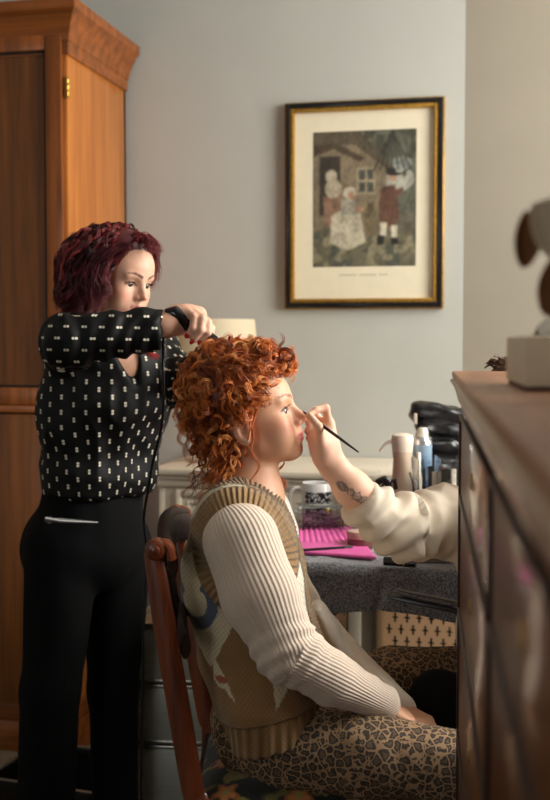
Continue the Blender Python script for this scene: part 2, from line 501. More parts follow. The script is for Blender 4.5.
obj_bm('rail', box((X0+.004, YF-.024, zlow), (X1-.004, YF-.001, zmid-.072), .003), m_wdx, wd, world=True)
for (a, b) in ((X0+.012, xm-.002), (xm+.002, X1-.012)):
    bm = box((a, YF-.018, zpx(712)), (b, YF-.001, zlow-.004), .003)
    dr = obj_bm('lower_panel', bm, m_wdd, wd, world=True)
for z in (zpx(92), 1.55):
    bm = bmesh.new()
    add_tube(bm, [(X1+.004, YF-.008, z-.03), (X1+.004, YF-.008, z+.03)], .005, 10)
    for q in (-.028, -.01, .01, .028): add_lathe(bm, [(.0065, q-.004), (.0065, q+.004)], 10, Matrix.Translation((X1+.004, YF-.008, z)))
    obj_bm('hinge', bm, m_brass, wd, world=True)
# ================================================================ FRAMED PRINT
m_black = mat('black_lacquer', (18, 16, 15), .25, .1)
m_gold = mat('gilt', (182, 140, 62), .35, .3, 120, .4, 500, metal=.85)
m_mount = mat('mount_board', (224, 214, 186), .8, .02)
def on_wall(u, v):
    c = P(u, v, 1)-ORG; return ORG + c*((WY-ORG[1])/c[1])
p00 = on_wall(285.5, 309.5); p11 = on_wall(445.5, 97)
px0, px1, pz0, pz1 = p00[0], p11[0], p00[2], p11[2]
fr = thing('framed_print', ((px0+px1)/2, WY, (pz0+pz1)/2), 'old engraved cottage print in a black and gilt frame on the grey wall', 'picture')
def frame_ring(o, i, y0, y1, m, name, r=.003):
    bm = bmesh.new(); a0, a1, b0, b1 = px0+o, px1-o, pz0+o, pz1-o; w = i-o
    for (x0, x1, z0, z1) in ((a0, a0+w, b0, b1), (a1-w, a1, b0, b1), (a0+w, a1-w, b0, b0+w), (a0+w, a1-w, b1-w, b1)):
        add_box(bm, (x0, y0, z0), (x1, y1, z1), r)
    return obj_bm(name, bm, m, fr, world=True)
frame_ring(0, .006, WY-.022, WY-.001, m_gold, 'outer_gilt_edge')
frame_ring(.005, .022, WY-.034, WY-.001, m_black, 'black_moulding')
fi = frame_ring(.021, .036, WY-.030, WY-.001, m_gold, 'inner_gilt_moulding')
bm = bmesh.new()
s = .0085
for x in np.arange(px0+.032, px1-.03, s):
    for z in (pz0+.031, pz1-.031): add_lathe(bm, [(.0034, 0), (.003, .003), (.001, .0042)], 6, Matrix.Translation((x, WY-.030, z)) @ Matrix.Rotation(PI/2, 4, 'X'))
for z in np.arange(pz0+.04, pz1-.036, s):
    for x in (px0+.031, px1-.031): add_lathe(bm, [(.0034, 0), (.003, .003), (.001, .0042)], 6, Matrix.Translation((x, WY-.030, z)) @ Matrix.Rotation(PI/2, 4, 'X'))
bd = obj_bm('beading', bm, m_gold, fr, world=True)
obj_bm('mount', box((px0+.03, WY-.012, pz0+.03), (px1-.03, WY-.008, pz1-.03)), m_mount, fr, world=True)
# the print: a generic rural scene painted over a fine grid
m_print = colmat('engraving', .8)
q00 = on_wall(313.5, 267.5); q11 = on_wall(417, 129)
nx_, nz_ = 170, 230
gx, gz = np.meshgrid(np.linspace(0, 1, nx_), np.linspace(0, 1, nz_), indexing='ij')
X_ = gx.ravel(); Y_ = 1-gz.ravel()           # Y_ measured down from the top
G = np.stack([X_, Y_, X_*0], 1)
colp = np.tile(np.array(lin((98, 92, 80))), (len(X_), 1))
def inpoly(poly):
    ins = np.zeros(len(X_), bool); n = len(poly)
    for i in range(n):
        x1, y1 = poly[i]; x2, y2 = poly[(i+1) % n]
        if y1 == y2: continue
        c = ((Y_ < y1) != (Y_ < y2)) & (X_ < (x2-x1)*(Y_-y1)/(y2-y1)+x1); ins ^= c
    return ins
def pp(mask, c, a=1.): colp[mask] = colp[mask]*(1-a)+np.array(lin(c))*a
def el(cx, cy, rx, ry): return ((X_-cx)/rx)**2+((Y_-cy)/ry)**2 < 1
n1 = vnoise(G, 9)*.6+vnoise(G, 25)*.4; n2 = vnoise(G*A(1, 1, 1)+5, 16)
pp(Y_ < .5, (112, 106, 92)); 
pp(inpoly([(.55, 0), (1, 0), (1, .6), (.72, .62)]), (88, 90, 78)); pp((n1 > .55) & (X_ > .5) & (Y_ < .33), (62, 62, 50), .9)
pp(el(.78, .36, .2, .1) & (n1 < .62), (158, 158, 148)); pp(el(.86, .25, .1, .05), (130, 136, 132), .8)
pp(inpoly([(.02, .12), (.42, .1), (.72, .28), (.70, .72), (.02, .8)]), (120, 108, 88))
pp(inpoly([(0, 0), (.45, .0), (.82, .30), (.74, .30), (.40, .10), (.10, .1), (0, .16)]), (84, 76, 60))
pp(inpoly([(0, .1), (.22, .08), (.5, .2), (.46, .23), (.2, .13), (0, .18)]), (70, 60, 46))
pp(inpoly([(.06, .18), (.27, .18), (.27, .62), (.06, .62)]), (52, 46, 38))
pp(inpoly([(.44, .28), (.60, .28), (.60, .46), (.44, .46)]), (70, 72, 66))
for a in (.44, .52, .6): pp((abs(X_-a) < .009) & (Y_ > .27) & (Y_ < .47), (150, 140, 116))
for a in (.28, .37, .46): pp((abs(Y_-a) < .008) & (X_ > .43) & (X_ < .61), (150, 140, 116))
pp(inpoly([(0, .74), (.4, .66), (1, .72), (1, 1), (0, 1)]), (96, 92, 74)); pp((Y_ > .74) & (n1 > .55), (66, 72, 66), .8); pp((Y_ > .78) & (n2 > .62), (140, 134, 108), .7)
pp(inpoly([(.10, .48), (.27, .46), (.28, .68), (.12, .7)]), (128, 100, 82)); pp(el(.18, .33, .055, .05), (176, 166, 146)); pp(el(.2, .42, .08, .07), (168, 158, 138))
pp(inpoly([(.18, .62), (.33, .56), (.46, .6), (.52, .82), (.34, .88), (.17, .82)]), (176, 170, 150)); pp(inpoly([(.28, .50), (.42, .50), (.44, .62), (.27, .62)]), (150, 146, 132))
pp(el(.36, .455, .06, .045), (186, 178, 160)); pp(el(.375, .475, .03, .028), (160, 122, 98)); pp(inpoly([(.41, .55), (.50, .57), (.49, .60), (.41, .585)]), (166, 128, 104))
pp(el(.56, .66, .075, .12), (110, 98, 74)); pp(el(.56, .60, .06, .07) & (n2 > .5), (82, 74, 54))
pp(inpoly([(.66, .42), (.80, .40), (.84, .62), (.80, .72), (.66, .70), (.64, .55)]), (92, 64, 50)); pp(inpoly([(.80, .44), (.88, .42), (.88, .45), (.80, .5)]), (98, 66, 52))
pp(el(.775, .35, .030, .030), (168, 130, 104)); pp(el(.76, .305, .05, .028), (34, 30, 28)); pp(el(.79, .325, .075, .013), (34, 30, 28))
pp(inpoly([(.66, .68), (.72, .68), (.71, .78), (.66, .78)]), (196, 190, 170)); pp(inpoly([(.76, .70), (.82, .70), (.82, .80), (.77, .80)]), (196, 190, 170))
pp(inpoly([(.63, .77), (.70, .77), (.69, .84), (.62, .84)]), (28, 26, 24)); pp(inpoly([(.76, .79), (.82, .79), (.84, .84), (.76, .84)]), (28, 26, 24))
for k in range(7):
    x0 = .62+.05*k; pp((abs((X_-x0)-(.25-Y_)*(.6-.2*k)) < .008+.006*n1) & (Y_ < .3), (50, 48, 40), .8)
cg = colp.reshape(nx_, nz_, 3)
for _ in range(3):
    cg[1:-1] = (cg[:-2]+2*cg[1:-1]+cg[2:])/4; cg[:, 1:-1] = (cg[:, :-2]+2*cg[:, 1:-1]+cg[:, 2:])/4
colp = cg.reshape(-1, 3)*np.array([1.0, .97, .90])
colp *= (.55+.45*vnoise(G, 14)+.5*vnoise(G+3, 45))[:, None]*.92
V = np.stack([q00[0]+(q11[0]-q00[0])*gx.ravel(), np.full(gx.size, WY-.0125), q00[2]+(q11[2]-q00[2])*gz.ravel()], 1)
i_, j_ = np.meshgrid(np.arange(nx_-1), np.arange(nz_-1), indexing='ij'); k_ = (i_*nz_+j_).ravel()
obj_np('print', V, np.stack([k_, k_+nz_, k_+nz_+1, k_+1], 1), m_print, fr, cols=colp, sm=False)
m_cap = mat('caption_ink', (182, 172, 146), .8)
bm = bmesh.new(); zc = on_wall(365, 275)[2]; xc = (q00[0]+q11[0])/2
for k in range(17):
    if k in (6, 13): continue
    x = xc-.085+k*.01; add_box(bm, (x, WY-.0128, zc-.003), (x+.0062, WY-.0119, zc+.003))
obj_bm('caption_line', bm, m_cap, fr, world=True)
# ================================================================ RADIATOR CABINET
m_cream = mat('cream_paint', (226, 214, 192), .45, .04, 5)
m_creamd = mat('tan_paint_and_shade', (176, 142, 104), .5, .05, 5)
m_grey = mat('recess_shade', (128, 116, 98), .6, .05)  # grey-brown is the shade of the recess, put into its colour
m_peach = mat('peach_lattice', (226, 182, 140), .6, .05, 6)
CX0, CX1, CY, CZ = -1.131, -.14, 3.40, .93
cb = thing('radiator_cabinet', ((CX0+CX1)/2, 3.62, 0), 'cream painted cabinet with moulded panels and pierced lattice doors, low against the grey wall', 'cabinet')
bm = bmesh.new()
add_box(bm, (CX0-.02, CY-.03, CZ-.022), (CX1, WY-.005, CZ), .006); add_box(bm, (CX0-.01, CY-.02, CZ-.036), (CX1, WY-.01, CZ-.024), .005)
obj_bm('top', bm, m_cream, cb, world=True)
bm = bmesh.new(); add_box(bm, (CX0, CY, .0), (CX0+.02, WY-.005, CZ-.03), .002); add_box(bm, (CX1-.02, CY, 0), (CX1, WY-.005, CZ-.03), .002)
add_box(bm, (CX0, CY+.001, .78), (CX1, CY+.02, CZ-.03), .003); add_box(bm, (CX0, CY, 0), (CX1, CY+.02, .12), .003)
add_box(bm, (CX0, WY-.02, 0), (CX1, WY-.005, CZ-.03))
obj_bm('carcass', bm, m_cream, cb, world=True)
bm = bmesh.new(); add_box(bm, (CX0-.008, CY-.012, CZ-.060), (CX1, CY, CZ-.036), .005)
obj_bm('frieze_moulding', bm, m_cream, cb, world=True)
def on_plane_y(u, y, v=600):
    c = P(u, v, 1)-ORG; return ORG+c*((y-ORG[1])/c[1])
def xat(u, y=CY): return on_plane_y(u, y)[0]
# arched upstand at the left end of the top
bm = bmesh.new(); pts = [(0, 0), (.0, .012)] + [(.16-.16*math.cos(t), .012+.030*math.sin(t)**.8) for t in np.linspace(.15, PI-.15, 16)] + [(.32, .012), (.32, 0)]
add_prism(bm, pts, (CX0+.0, WY-.05, CZ), A(1, 0, 0), A(0, 0, 1), A(0, 1, 0), .03, .003)
obj_bm('arched_upstand', bm, m_cream, cb, world=True)
for a_, b_ in ((166, 176), (376.5, 384)): obj_bm('pilaster_or_shadow', box((xat(a_), CY-.006, .10), (xat(b_), CY+.002, .79), .002), m_creamd, cb, world=True)  # left strip is painted shade in tan; right one a real tan post
bm = bmesh.new(); add_box(bm, (xat(361), CY+.006, .1), (xat(376.5), CY+.02, .79)); 
obj_bm('centre_recess', bm, m_grey, cb, world=True)
bm = bmesh.new(); add_box(bm, (xat(348.5), CY-.006, .1), (xat(361), CY+.012, .79), .002); 
obj_bm('pilaster_or_shadow', bm, m_cream, cb, world=True)
bm = bmesh.new()
def pan_frame(x0, x1, z0, z1, y, w=.022, t=.01):
    for lo, hi in (((x0, y-t, z0), (x0+w, y, z1)), ((x1-w, y-t, z0), (x1, y, z1)), ((x0+w, y-t, z1-w), (x1-w, y, z1)), ((x0+w, y-t, z0), (x1-w, y, z0+w))):
        add_box(bm, lo, hi, .004)
pan_frame(xat(176.5), xat(290), .42, .86, CY, .02, .012); pan_frame(xat(176.5)+.035, xat(290)-.03, .455, .825, CY, .012, .007)
add_box(bm, (xat(176.5), CY-.003, .1), (xat(290), CY+.008, .865))
obj_bm('panelled_door', bm, m_cream, cb, world=True)
def lattice(x0, x1, z0, z1, name):
    u = .0062; per = 6; nx = int((x1-x0)/u); nz = int((z1-z0)/u)
    bm = bmesh.new(); vs = {}
    def g(i, j, k):
        if (i, j, k) not in vs: vs[(i, j, k)] = bm.verts.new((x0+i*u, CY+.004+k*.006, z0+j*u))
        return vs[(i, j, k)]
    def hole(i, j):
        if i < 1 or j < 1 or i >= nx-1 or j >= nz-1: return False
        row = j//6; a = (i+(3 if row % 2 else 0)) % 6; b = j % 6
        return (a, b) in ((1, 2), (2, 2), (3, 2), (2, 1), (2, 3), (2, 0)) or (a, b) in ((2, 4),)
    for i in range(nx):
        for j in range(nz):
            if hole(i, j): continue
            bm.faces.new((g(i, j, 0), g(i+1, j, 0), g(i+1, j+1, 0), g(i, j+1, 0)))
            for di, dj, e in ((-1, 0, ((0, 0), (0, 1))), (1, 0, ((1, 1), (1, 0))), (0, -1, ((1, 0), (0, 0))), (0, 1, ((0, 1), (1, 1)))):
                if hole(i+di, j+dj):
                    (a, b), (c, d) = e
                    bm.faces.new((g(i+a, j+b, 0), g(i+c, j+d, 0), g(i+c, j+d, 1), g(i+a, j+b, 1)))
    return obj_bm(name, bm, m_peach, cb, 0, world=True)
lattice(xat(300), xat(348.5), .28, .79, 'lattice_panel'); lattice(xat(384), CX1-.02, .28, .79, 'lattice_panel')
bm = bmesh.new(); add_box(bm, (xat(290), CY, .1), (CX1, CY+.012, .28), .003); obj_bm('lower_rail', bm, m_cream, cb, world=True)
bm = bmesh.new(); add_box(bm, (xat(295), CY+.06, .12), (CX1-.03, CY+.12, .78), .02); obj_bm('radiator', bm, m_dark, cb, world=True)  # near-black, so the shade inside the cabinet sits in its colour
# ================================================================ LAMP on the cabinet
m_shade, nt, b = new_mat('lampshade'); setp(b, color=lin((236, 226, 200)), rough=.8)
tr = N(nt, 'ShaderNodeBsdfTranslucent'); tr.inputs[0].default_value = (*lin((240, 228, 196)), 1)
mx = N(nt, 'ShaderNodeMixShader'); mx.inputs[0].default_value = .45; nt.links.new(b.outputs[0], mx.inputs[1]); nt.links.new(tr.outputs[0], mx.inputs[2])
nt.links.new(mx.outputs[0], nt.nodes['Material Output'].inputs['Surface'])
m_cer = mat('ceramic_cream', (220, 208, 186), .25, .05)
LP = on_plane_y(212, 3.58, 400); ld = 3.62
ztop = EYE-(319-340)/FPX*ld; 
lm = thing('table_lamp', (LP[0], 3.58, CZ), 'table lamp with a cream tapered shade, standing on the cream cabinet', 'lamp')
rt, rb, sh = .143, .165, .20
prof = [(rb, 0), (rt, sh), (rt-.003, sh), (rb-.003, 0)]
obj_bm('lamp_shade', lathe([(r, z+ztop-sh-CZ) for r, z in prof], 48, cap=False), m_shade, lm)
zs = ztop-sh-CZ
obj_bm('lamp_base', lathe([(.06, 0), (.062, .012), (.03, .022), (.035, .05), (.065, .10), (.068, .14), (.045, .19), (.018, .22), (.014, zs+.03)], 32), m_cer, lm)
obj_bm('bulb', lathe([(.012, zs+.03), (.014, zs+.05), (.028, zs+.085), (.026, zs+.11), (.01, zs+.13)], 20), mat('bulb_glass', (235, 232, 225), .3), lm)
# ================================================================ CHEST (near, right)
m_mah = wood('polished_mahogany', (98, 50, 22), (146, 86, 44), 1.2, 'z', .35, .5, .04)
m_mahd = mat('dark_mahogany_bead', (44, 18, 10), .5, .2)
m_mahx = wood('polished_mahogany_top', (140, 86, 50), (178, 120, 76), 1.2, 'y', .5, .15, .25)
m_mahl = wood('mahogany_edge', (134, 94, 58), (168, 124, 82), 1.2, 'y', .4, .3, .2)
CT = P(452, 371, 1.95); CTZ = CT[2]
ang = math.radians(12.4-7.6)
FD = A(math.sin(ang), -math.cos(ang), 0)          # along the front, towards the camera
SD = A(math.cos(ang), math.sin(ang), 0)           # into the chest
o0 = A(CT[0], CT[1], 0)
ch = thing('chest_of_drawers', o0+FD*.75+SD*.25, 'tall polished mahogany chest of drawers, blurred in the right foreground', 'chest of drawers')
LEN = 1.62; DEP = .46; ov = .018
def cb_box(a0, a1, b0, b1, z0, z1, r=.0, bm=None):
    M = Matrix(((FD[0], SD[0], 0, o0[0]), (FD[1], SD[1], 0, o0[1]), (0, 0, 1, 0), (0, 0, 0, 1)))
    if bm is None: bm = bmesh.new()
    add_box(bm, (a0, b0, z0), (a1, b1, z1), r, M); return bm
bmt = cb_box(0, LEN, 0, DEP, CTZ-.012, CTZ, .003)
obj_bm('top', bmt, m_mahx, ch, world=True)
bm = bmesh.new()
M = Matrix(((FD[0], SD[0], 0, o0[0]), (FD[1], SD[1], 0, o0[1]), (0, 0, 1, 0), (0, 0, 0, 1)))
prof = [(.002, CTZ-.012), (-.004, CTZ-.016), (.002, CTZ-.024), (.006, CTZ-.034), (.011, CTZ-.052), (ov, CTZ-.056)]
lp = []
for o, z in prof:
    lp.append([bm.verts.new(M @ Vector(p)) for p in ((o, DEP, z), (o, o, z), (LEN-o, o, z), (LEN-o, DEP, z))])
for a, b_ in zip(lp, lp[1:]):
    for i in range(3): bm.faces.new((a[i], a[i+1], b_[i+1], b_[i]))
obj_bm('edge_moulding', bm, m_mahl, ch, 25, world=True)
bm = cb_box(ov, LEN-ov, ov+.006, DEP, .09, CTZ-.056, .002)
obj_bm('carcass', bm, m_mahd, ch, world=True)
bm = cb_box(ov-.012, LEN-ov+.012, ov-.008, DEP, 0, .1, .006)
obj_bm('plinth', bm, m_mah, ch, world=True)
zr = [CTZ-.058, 1.212, 1.067, .868, .652, .40, .11]
stile_a = ov+.02; mid_a = 1.95-1.03-.02
obj_bm('frieze', cb_box(ov, LEN-ov, ov-.002, ov+.02, zr[1]+.006, zr[0], .001), m_mah, ch, world=True)
m_esc = m_brass
for (a0, a1) in ((ov+.004, mid_a-.004), (mid_a+.004, LEN-ov-.004)):
    for z1, z0 in zip(zr[1:], zr[2:]):
        dr = obj_bm('drawer', cb_box(a0, a1, ov-.002, ov+.02, z0+.004, z1-.004, .0025), m_mah, ch, world=True)
        bm = bmesh.new()
        for q_ in ((a0-.001, a1+.001, z0+.0, z0+.006), (a0-.001, a1+.001, z1-.006, z1), (a0-.002, a0+.005, z0, z1), (a1-.005, a1+.002, z0, z1)): cb_box(q_[0], q_[1], ov-.006, ov, q_[2], q_[3], .0012, bm)
        obj_bm('bead', bm, m_mahd, dr, world=True)
        am = (a0+a1)/2; zc = (z0+z1)/2+.01
        c = A(*(M @ Vector((am, ov-.002, zc))))
        Mk = Matrix(((FD[0], 0, SD[0], c[0]), (FD[1], 0, SD[1], c[1]), (0, 1, 0, c[2]), (0, 0, 0, 1)))
        obj_bm('escutcheon', lathe([(.009, -.0025), (.011, -.001), (.011, 0)], 16, Mk), m_esc, dr, world=True)
# ---- tissue box and leaf ornament on the chest
m_tis = mat('box_card', (226, 210, 180), .7, .04, 10); m_tisd = mat('box_shadow_gap', (60, 40, 26), .7)
m_tissue = mat('tissue_paper', (228, 222, 208), .9, .03, 20, .4, 90)
dz = CTZ
def on_top(u, v, z):
    c = P(u, v, 1)-ORG; return ORG+c*((z-EYE)/c[2])
q = on_top(524, 391, CTZ)
ta = math.radians(-6); tx = A(math.cos(ta), math.sin(ta), 0); ty = A(-math.sin(ta), math.cos(ta), 0)
hw = .058; hd = .19; hh = .064
q2 = on_top(506, 383, CTZ)
Mt = Matrix(((tx[0], ty[0], 0, q[0]), (tx[1], ty[1], 0, q[1]), (0, 0, 1, CTZ), (0, 0, 0, 1)))
# edges follow the two visible sides: q -> q2 is the left side going back
ty = nrm(A(q2[0]-q[0], q2[1]-q[1], 0)); tx = A(ty[1], -ty[0], 0)
Ls = float(np.linalg.norm(q2-q)); print('tissue side', Ls)
Mt = Matrix(((tx[0], ty[0], 0, q[0]), (tx[1], ty[1], 0, q[1]), (0, 0, 1, CTZ), (0, 0, 0, 1)))
tb = thing('tissue_box', A(q[0], q[1], CTZ)+tx*.06+ty*Ls/2, 'pale cream tissue box with a tissue pulled up, on the chest top', 'tissue box')
hh = (391-336)/FPX*1.0*float((q-ORG)@CF)
print('box h', hh, 'dist', float((q-ORG)@CF))
bm = bmesh.new(); add_box(bm, (0, 0, .004), (.12, Ls, hh), .003, Mt)
bo = obj_bm('carton', bm, m_tis, tb, world=True)
bm = bmesh.new(); add_box(bm, (.003, .003, 0), (.117, Ls-.003, .006), 0, Mt); obj_bm('base', bm, m_tisd, tb, world=True)
V = []; F = []; n = 26
for i in range(n):
    for j in range(n):
        a = i/(n-1)*2-1; c = j/(n-1)*2-1
        z = hh+.001+.022*max(0, 1-(a*a*.9+c*c*.9))**.6*(1+.3*math.sin(5*a+3*c))
        V.append(A(*(Mt @ Vector((.06+a*.035, Ls/2+c*Ls*.3, z-.0)))) - A(0, 0, CTZ) + A(0, 0, CTZ))
        if i < n-1 and j < n-1: F.append((i*n+j, i*n+j+1, (i+1)*n+j+1, (i+1)*n+j))
ts = obj_np('tissue', np.array(V), np.array(F), m_tissue, tb)
md = ts.modifiers.new('s', 'SOLIDIFY'); md.thickness = .001
# leaves: curled, brown underside and cream face
m_leafb = mat('dry_leaf_brown', (118, 76, 36), .6, .2, 40); m_leafw = mat('dry_leaf_cream', (200, 184, 156), .6, .06, 40)
LD = 1.02
vp = P(598, 385, LD); vz = CTZ
vs_ = thing('leaf_vase', (vp[0], vp[1], vz), 'stem of large dried leaves, brown behind and cream in front, on the chest top', 'ornament')
obj_bm('vase', lathe([(.022, 0), (.03, .01), (.034, .03), (.024, .055), (.014, .07), (.017, .08)], 24), m_cer, vs_)
st = obj_bm('stem', tube(spline([(vp[0], vp[1], vz+.02), tuple(P(590, 320, LD)), tuple(P(560, 262, LD)), tuple(P(545, 235, LD))], 20), .0018, 8), m_leafb, vs_, world=True)
def leaf(c, ax, up, L, Wd, curl, m, tname='leaf'):
    ax = nrm(ax); up = nrm(up-ax*(up@ax)); s_ = np.cross(ax, up); V = []; F = []; n = 18; mm = 12
    for i in range(n):
        t = i/(n-1); w = Wd*math.sin(PI*min(1, .06+t*.94))**.55
        for j in range(mm):
            a = j/(mm-1)*2-1
            V.append(c + ax*(t-.5)*L + s_*a*w/2*math.cos(a*.5*curl) + up*(curl*(abs(a)**2)*w*.25 + .2*L*curl*(t-.5)**2))
            if i < n-1 and j < mm-1: F.append((i*mm+j, i*mm+j+1, (i+1)*mm+j+1, (i+1)*mm+j))
    o = obj_np(tname, np.array(V), np.array(F), m, vs_)
    md = o.modifiers.new('s', 'SOLIDIFY'); md.thickness = .0012
    return o
w1 = FPX/LD
def D2(du, dv, dd=0): return CR*du/w1 - CU*dv/w1 + CF*dd
leaf(P(526, 240, LD), D2(-1, 8)*30, -CF*1+CR*.2, 56/w1, 30/w1, .8, m_leafb)
leaf(P(553, 232, LD-.01), D2(12, 30)*10, -CF*1-CR*.5, 66/w1, 38/w1, .7, m_leafw)
leaf(P(556, 287, LD-.005), D2(-6, 22)*10, -CF*1-CR*.3, 62/w1, 36/w1, .7, m_leafb)
# ================================================================ TABLE, TOWEL, THINGS ON IT
TZ = .785
m_tablew = wood('table_wood', (60, 40, 26), (96, 66, 44), 1, 'x', .5, .1)
tbx0, tbx1, tby0, tby1 = -.72, .04, 2.595, 3.30
tt = thing('folding_table', ((tbx0+tbx1)/2, (tby0+tby1)/2, 0), 'dark work table under the charcoal towel, in front of the cream cabinet', 'table')
obj_bm('tabletop', box((tbx0, tby0, TZ-.025), (tbx1, tby1, TZ), .004), m_tablew, tt, world=True)
for x in (tbx0+.05, tbx1-.05):
    for y in (tby0+.06, tby1-.06):
        obj_bm('leg', tube([(x, y, 0), (x, y, TZ-.02)], .013, 12), m_black, tt, world=True)
m_towel, nt, b = new_mat('charcoal_terry'); setp(b, rough=.95, sheen=.6)
f = noise(nt, 260, 4); nt.links.new(ramp(nt, f, [(.35, lin((54, 56, 62))), (.62, lin((140, 143, 152)))]), b.inputs['Base Color'])
bump(nt, b, f, .9, .004); bump(nt, b, noise(nt, 40, 2), .5, .006)
# towel: lies on the table and hangs over its front edge
nu, nv = 200, 150; S = np.linspace(0, 1, nu); U = np.linspace(0, 1, nv)
x0t, x1t = -.66, .03
V = np.zeros((nu, nv, 3))
for i, s_ in enumerate(S):
    x = x0t+(x1t-x0t)*s_
    for j, t in enumerate(U):
        L = t*.62                          # length from the back edge
        flat = .44; r = .02
        y_front = tby0-.014
        drop = .085+.012*math.sin(s_*9)
        if L < flat: y = y_front+.02+flat-L; z = TZ+.012
        elif L < flat+.031: a = (L-flat)/.02; y = y_front+.02-.02*math.sin(a); z = TZ+.012-.02*(1-math.cos(a))
        else: y = y_front-.004*math.sin(s_*14)*((L-flat)/.15); z = TZ-.008-(L-flat-.031)/(.62-flat-.031)*drop
        V[i, j] = (x, y, z)
G = V.reshape(-1, 3); nn = vnoise(G, 26)-.5; n3 = vnoise(G, 9)-.5
rid = np.exp(-((G[:, 0]+.315+.05*n3)/.016)**2)
Vf = G.copy(); hang = np.clip((TZ+.01-G[:, 2])/.03, 0, 1)
Vf[:, 2] += (1-hang)*(.002+.007*np.maximum(0, nn)+.010*np.maximum(0, n3)); Vf[:, 1] -= hang*(.006*nn+.012*n3*2)+hang*(-.016)*rid
Vf[:, 2] += -.0*rid
i_, j_ = np.meshgrid(np.arange(nu-1), np.arange(nv-1), indexing='ij'); k_ = (i_*nv+j_).ravel()
tw = obj_np('towel', Vf, np.stack([k_, k_+nv, k_+nv+1, k_+1], 1), m_towel)
md = tw.modifiers.new('s', 'SOLIDIFY'); md.thickness = .009; md.offset = -1
tag(tw, 'charcoal grey terry towel spread over the work table and hanging off its front', 'towel')
TT = TZ+.024   # top of the towel
def on_tab(u, v, z=None):
    z = TT if z is None else z
    c = P(u, v, 1)-ORG; return ORG+c*((z-EYE)/c[2])
def pxm(p): return FPX/float((p-ORG)@CF)
# pink ridged silicone mat
m_pink = mat('pink_silicone', (226, 100, 170), .5, .05, 20)
m_pinkd = mat('pink_silicone_deep', (222, 60, 150), .45, .05, 20)
a, b1, c1, d1 = on_tab(298, 533), on_tab(352, 531), on_tab(376, 562), on_tab(296, 556)
pm = thing('heat_mat', (a+c1)/2, 'ridged pink silicone mat lying on the charcoal towel', 'mat')
V = []; F = []; n = 70; mm = 30
for i in range(n):
    for j in range(mm):
        s_, t = i/(n-1), j/(mm-1)
        p = (a*(1-s_)+b1*s_)*(1-t)+(d1*(1-s_)+c1*s_)*t
        p = p+A(0, 0, .012+(.0035*abs(math.sin(s_*PI*11)) if t < .62 else 0)); V.append(p)
        if i < n-1 and j < mm-1: F.append((i*mm+j, i*mm+j+1, (i+1)*mm+j+1, (i+1)*mm+j)) 
mo = obj_np('ridged_pad', np.array(V), np.array(F), m_pink, pm); md = mo.modifiers.new('s', 'SOLIDIFY'); md.thickness = .006; md.offset = -1
# black pencil on the mat
p0, p1 = on_tab(296, 551, TT+.014), on_tab(352, 547, TT+.014)
ep = thing('eyeliner_pencil', (p0+p1)/2, 'slim black pencil lying across the front of the pink mat', 'pencil')
obj_bm('barrel', tube([p0, p0*.15+p1*.85], .0042, 10), m_black, ep, world=True)
obj_bm('cap', tube([p0*.15+p1*.85, p1], .0048, 10), mat('pencil_cap', (70, 66, 64), .3), ep, world=True)
# round compact
m_rose = mat('rose_plastic', (196, 160, 146), .3, .05); m_rosed = mat('rose_brown_plastic', (120, 84, 72), .3, .05)
p = on_tab(362, 546, TT+.006); cp = thing('powder_compact', p, 'round powder pot with pale lid and brown base beside the pink mat', 'compact')
obj_bm('base', lathe([(.036, 0), (.038, .003), (.038, .018), (.036, .02)], 36), m_rosed, cp)
obj_bm('lid', lathe([(.037, .0205), (.039, .022), (.039, .034), (.036, .039), (.02, .041)], 36), m_rose, cp)
# clear plastic box of pins
m_clear, nt, b = new_mat('clear_plastic'); setp(b, color=(.93, .95, .96), rough=.06, trans=1, ior=1.2)
m_glass, nt, b = new_mat('clear_glass'); setp(b, color=(.97, .98, .98), rough=.02, trans=1, ior=1.35)
p = on_tab(320, 530, TT+.006); sc = 1/pxm(p)
cbx = thing('clear_plastic_tub', p, 'clear plastic tub of mauve hair pins on the pink mat, in front of the mug', 'box')
Mx = Matrix.Rotation(YAW+.15, 4, 'Z'); w_, dd_, h_ = 41*sc, .09, 24*sc
bm = bmesh.new(); 
for lo, hi in (((-w_/2, -dd_/2, 0), (w_/2, dd_/2, .002)), ((-w_/2, -dd_/2, 0), (w_/2, -dd_/2+.002, h_)), ((-w_/2, dd_/2-.002, 0), (w_/2, dd_/2, h_)), ((-w_/2, -dd_/2, 0), (-w_/2+.002, dd_/2, h_)), ((w_/2-.002, -dd_/2, 0), (w_/2, dd_/2, h_))):
    add_box(bm, lo, hi, 0, Mx)
obj_bm('tub', bm, m_clear, cbx, 0)
obj_bm('lid', box((-w_/2-.003, -dd_/2-.003, h_), (w_/2+.003, dd_/2+.003, h_+.004), .0015, Mx), m_clear, cbx)
m_pin = mat('mauve_pins', (104, 56, 82), .4, .3, 200); bm = bmesh.new()
for k in range(150):
    c = A(random.uniform(-w_/2+.008, w_/2-.008), random.uniform(-dd_/2+.01, dd_/2-.01), random.uniform(.004, h_*.72)); th = random.uniform(-.6, .6)+(PI if random.random() < .5 else 0)
    dv = A(math.cos(th), math.sin(th), random.uniform(-.15, .15))*.011
    add_tube(bm, [Mx @ Vector(c-dv), Mx @ Vector(c), Mx @ Vector(c+dv+A(0, 0, .002))], .0012, 5)
pn = obj_bm('hair_pins', bm, m_pin, cbx); pn['kind'] = 'stuff'
m_pink2 = mat('sparkly_pins', (176, 128, 148), .3, .3, 300); bm = bmesh.new()
